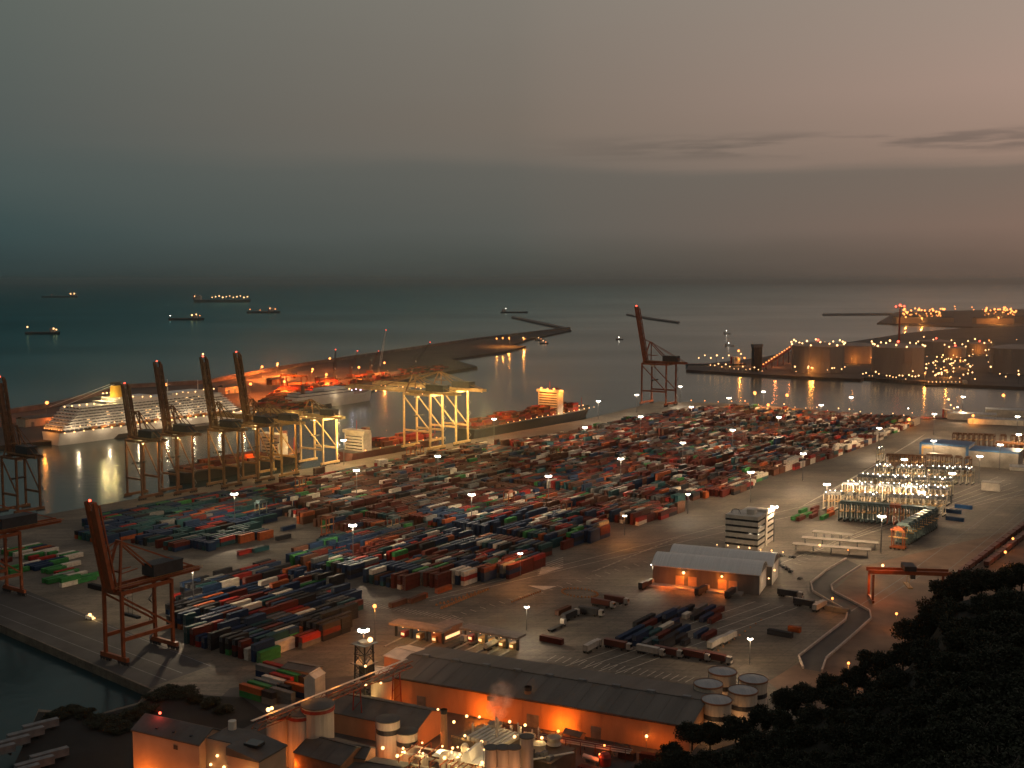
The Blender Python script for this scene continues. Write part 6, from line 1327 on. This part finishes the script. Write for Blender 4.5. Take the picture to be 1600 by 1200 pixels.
# the rest of the stacked boxes, beyond the nearest ones
tag(bulk.build('container_stacks', X_box), 'mass of red, brown, teal and pale containers filling the rest of the yard and ship decks', 'containers', kind='stuff')
# steam over the cooling cells
X_steam = bpy.data.materials.new('steam'); X_steam.use_nodes = True; t = X_steam.node_tree; t.nodes.clear()
v = t.nodes.new('ShaderNodeVolumePrincipled'); v.inputs['Color'].default_value = (.95, .93, .9, 1); nz = t.nodes.new('ShaderNodeTexNoise'); nz.inputs['Scale'].default_value = .25; nz.inputs['Detail'].default_value = 4
tcn = t.nodes.new('ShaderNodeTexCoord'); t.links.new(tcn.outputs['Object'], nz.inputs['Vector']); mr = t.nodes.new('ShaderNodeMapRange'); mr.inputs[1].default_value = .42; mr.inputs[2].default_value = .72; mr.inputs[3].default_value = 0; mr.inputs[4].default_value = .7
t.links.new(nz.outputs['Fac'], mr.inputs[0])
sp_ = t.nodes.new('ShaderNodeSeparateXYZ'); t.links.new(tcn.outputs['Object'], sp_.inputs[0]); cb_ = t.nodes.new('ShaderNodeCombineXYZ'); t.links.new(sp_.outputs[0], cb_.inputs[0]); t.links.new(sp_.outputs[1], cb_.inputs[1])
ln_ = t.nodes.new('ShaderNodeVectorMath'); ln_.operation = 'LENGTH'; t.links.new(cb_.outputs[0], ln_.inputs[0]); fo_ = t.nodes.new('ShaderNodeMapRange'); fo_.inputs[1].default_value = .6; fo_.inputs[2].default_value = 5.2; fo_.inputs[3].default_value = 1; fo_.inputs[4].default_value = 0; t.links.new(ln_.outputs['Value'], fo_.inputs[0])
zf_ = t.nodes.new('ShaderNodeMapRange'); zf_.inputs[1].default_value = 6; zf_.inputs[2].default_value = 17; zf_.inputs[3].default_value = 1; zf_.inputs[4].default_value = 0; t.links.new(sp_.outputs[2], zf_.inputs[0])
m1_ = t.nodes.new('ShaderNodeMath'); m1_.operation = 'MULTIPLY'; t.links.new(mr.outputs[0], m1_.inputs[0]); t.links.new(fo_.outputs[0], m1_.inputs[1]); m2_ = t.nodes.new('ShaderNodeMath'); m2_.operation = 'MULTIPLY'; t.links.new(m1_.outputs[0], m2_.inputs[0]); t.links.new(zf_.outputs[0], m2_.inputs[1]); t.links.new(m2_.outputs[0], v.inputs['Density']); oo = t.nodes.new('ShaderNodeOutputMaterial'); t.links.new(v.outputs[0], oo.inputs['Volume'])
mb = MB(); mb.lathe([(.3, 0), (2.8, 2), (4.6, 5), (5.6, 9), (5.6, 13), (4.5, 16), (.2, 17.5)], 0, 0, 14)
o = mb.build('steam', X_steam, loc=G(772, 1128, 9)); o.rotation_euler = (R(8), R(14), 0); tag(o, 'pale steam plume drifting up from the cooling cells before the orange wall', 'steam', kind='stuff')
# ------------------------------------------------------------------ haze
X_haze = bpy.data.materials.new('haze'); X_haze.use_nodes = True; t = X_haze.node_tree; t.nodes.clear()
v = t.nodes.new('ShaderNodeVolumePrincipled'); v.inputs['Color'].default_value = (.9, .97, .97, 1); v.inputs['Density'].default_value = HAZE; v.inputs['Anisotropy'].default_value = .95
oo = t.nodes.new('ShaderNodeOutputMaterial'); t.links.new(v.outputs[0], oo.inputs['Volume'])
mb = MB(); mb.box(-23000, 23000, -700, 37000, -11, 182)
if HAZE > 0: tag(mb.build('haze', X_haze), kind='stuff', label='thin evening haze over the port and sea', cat='haze')
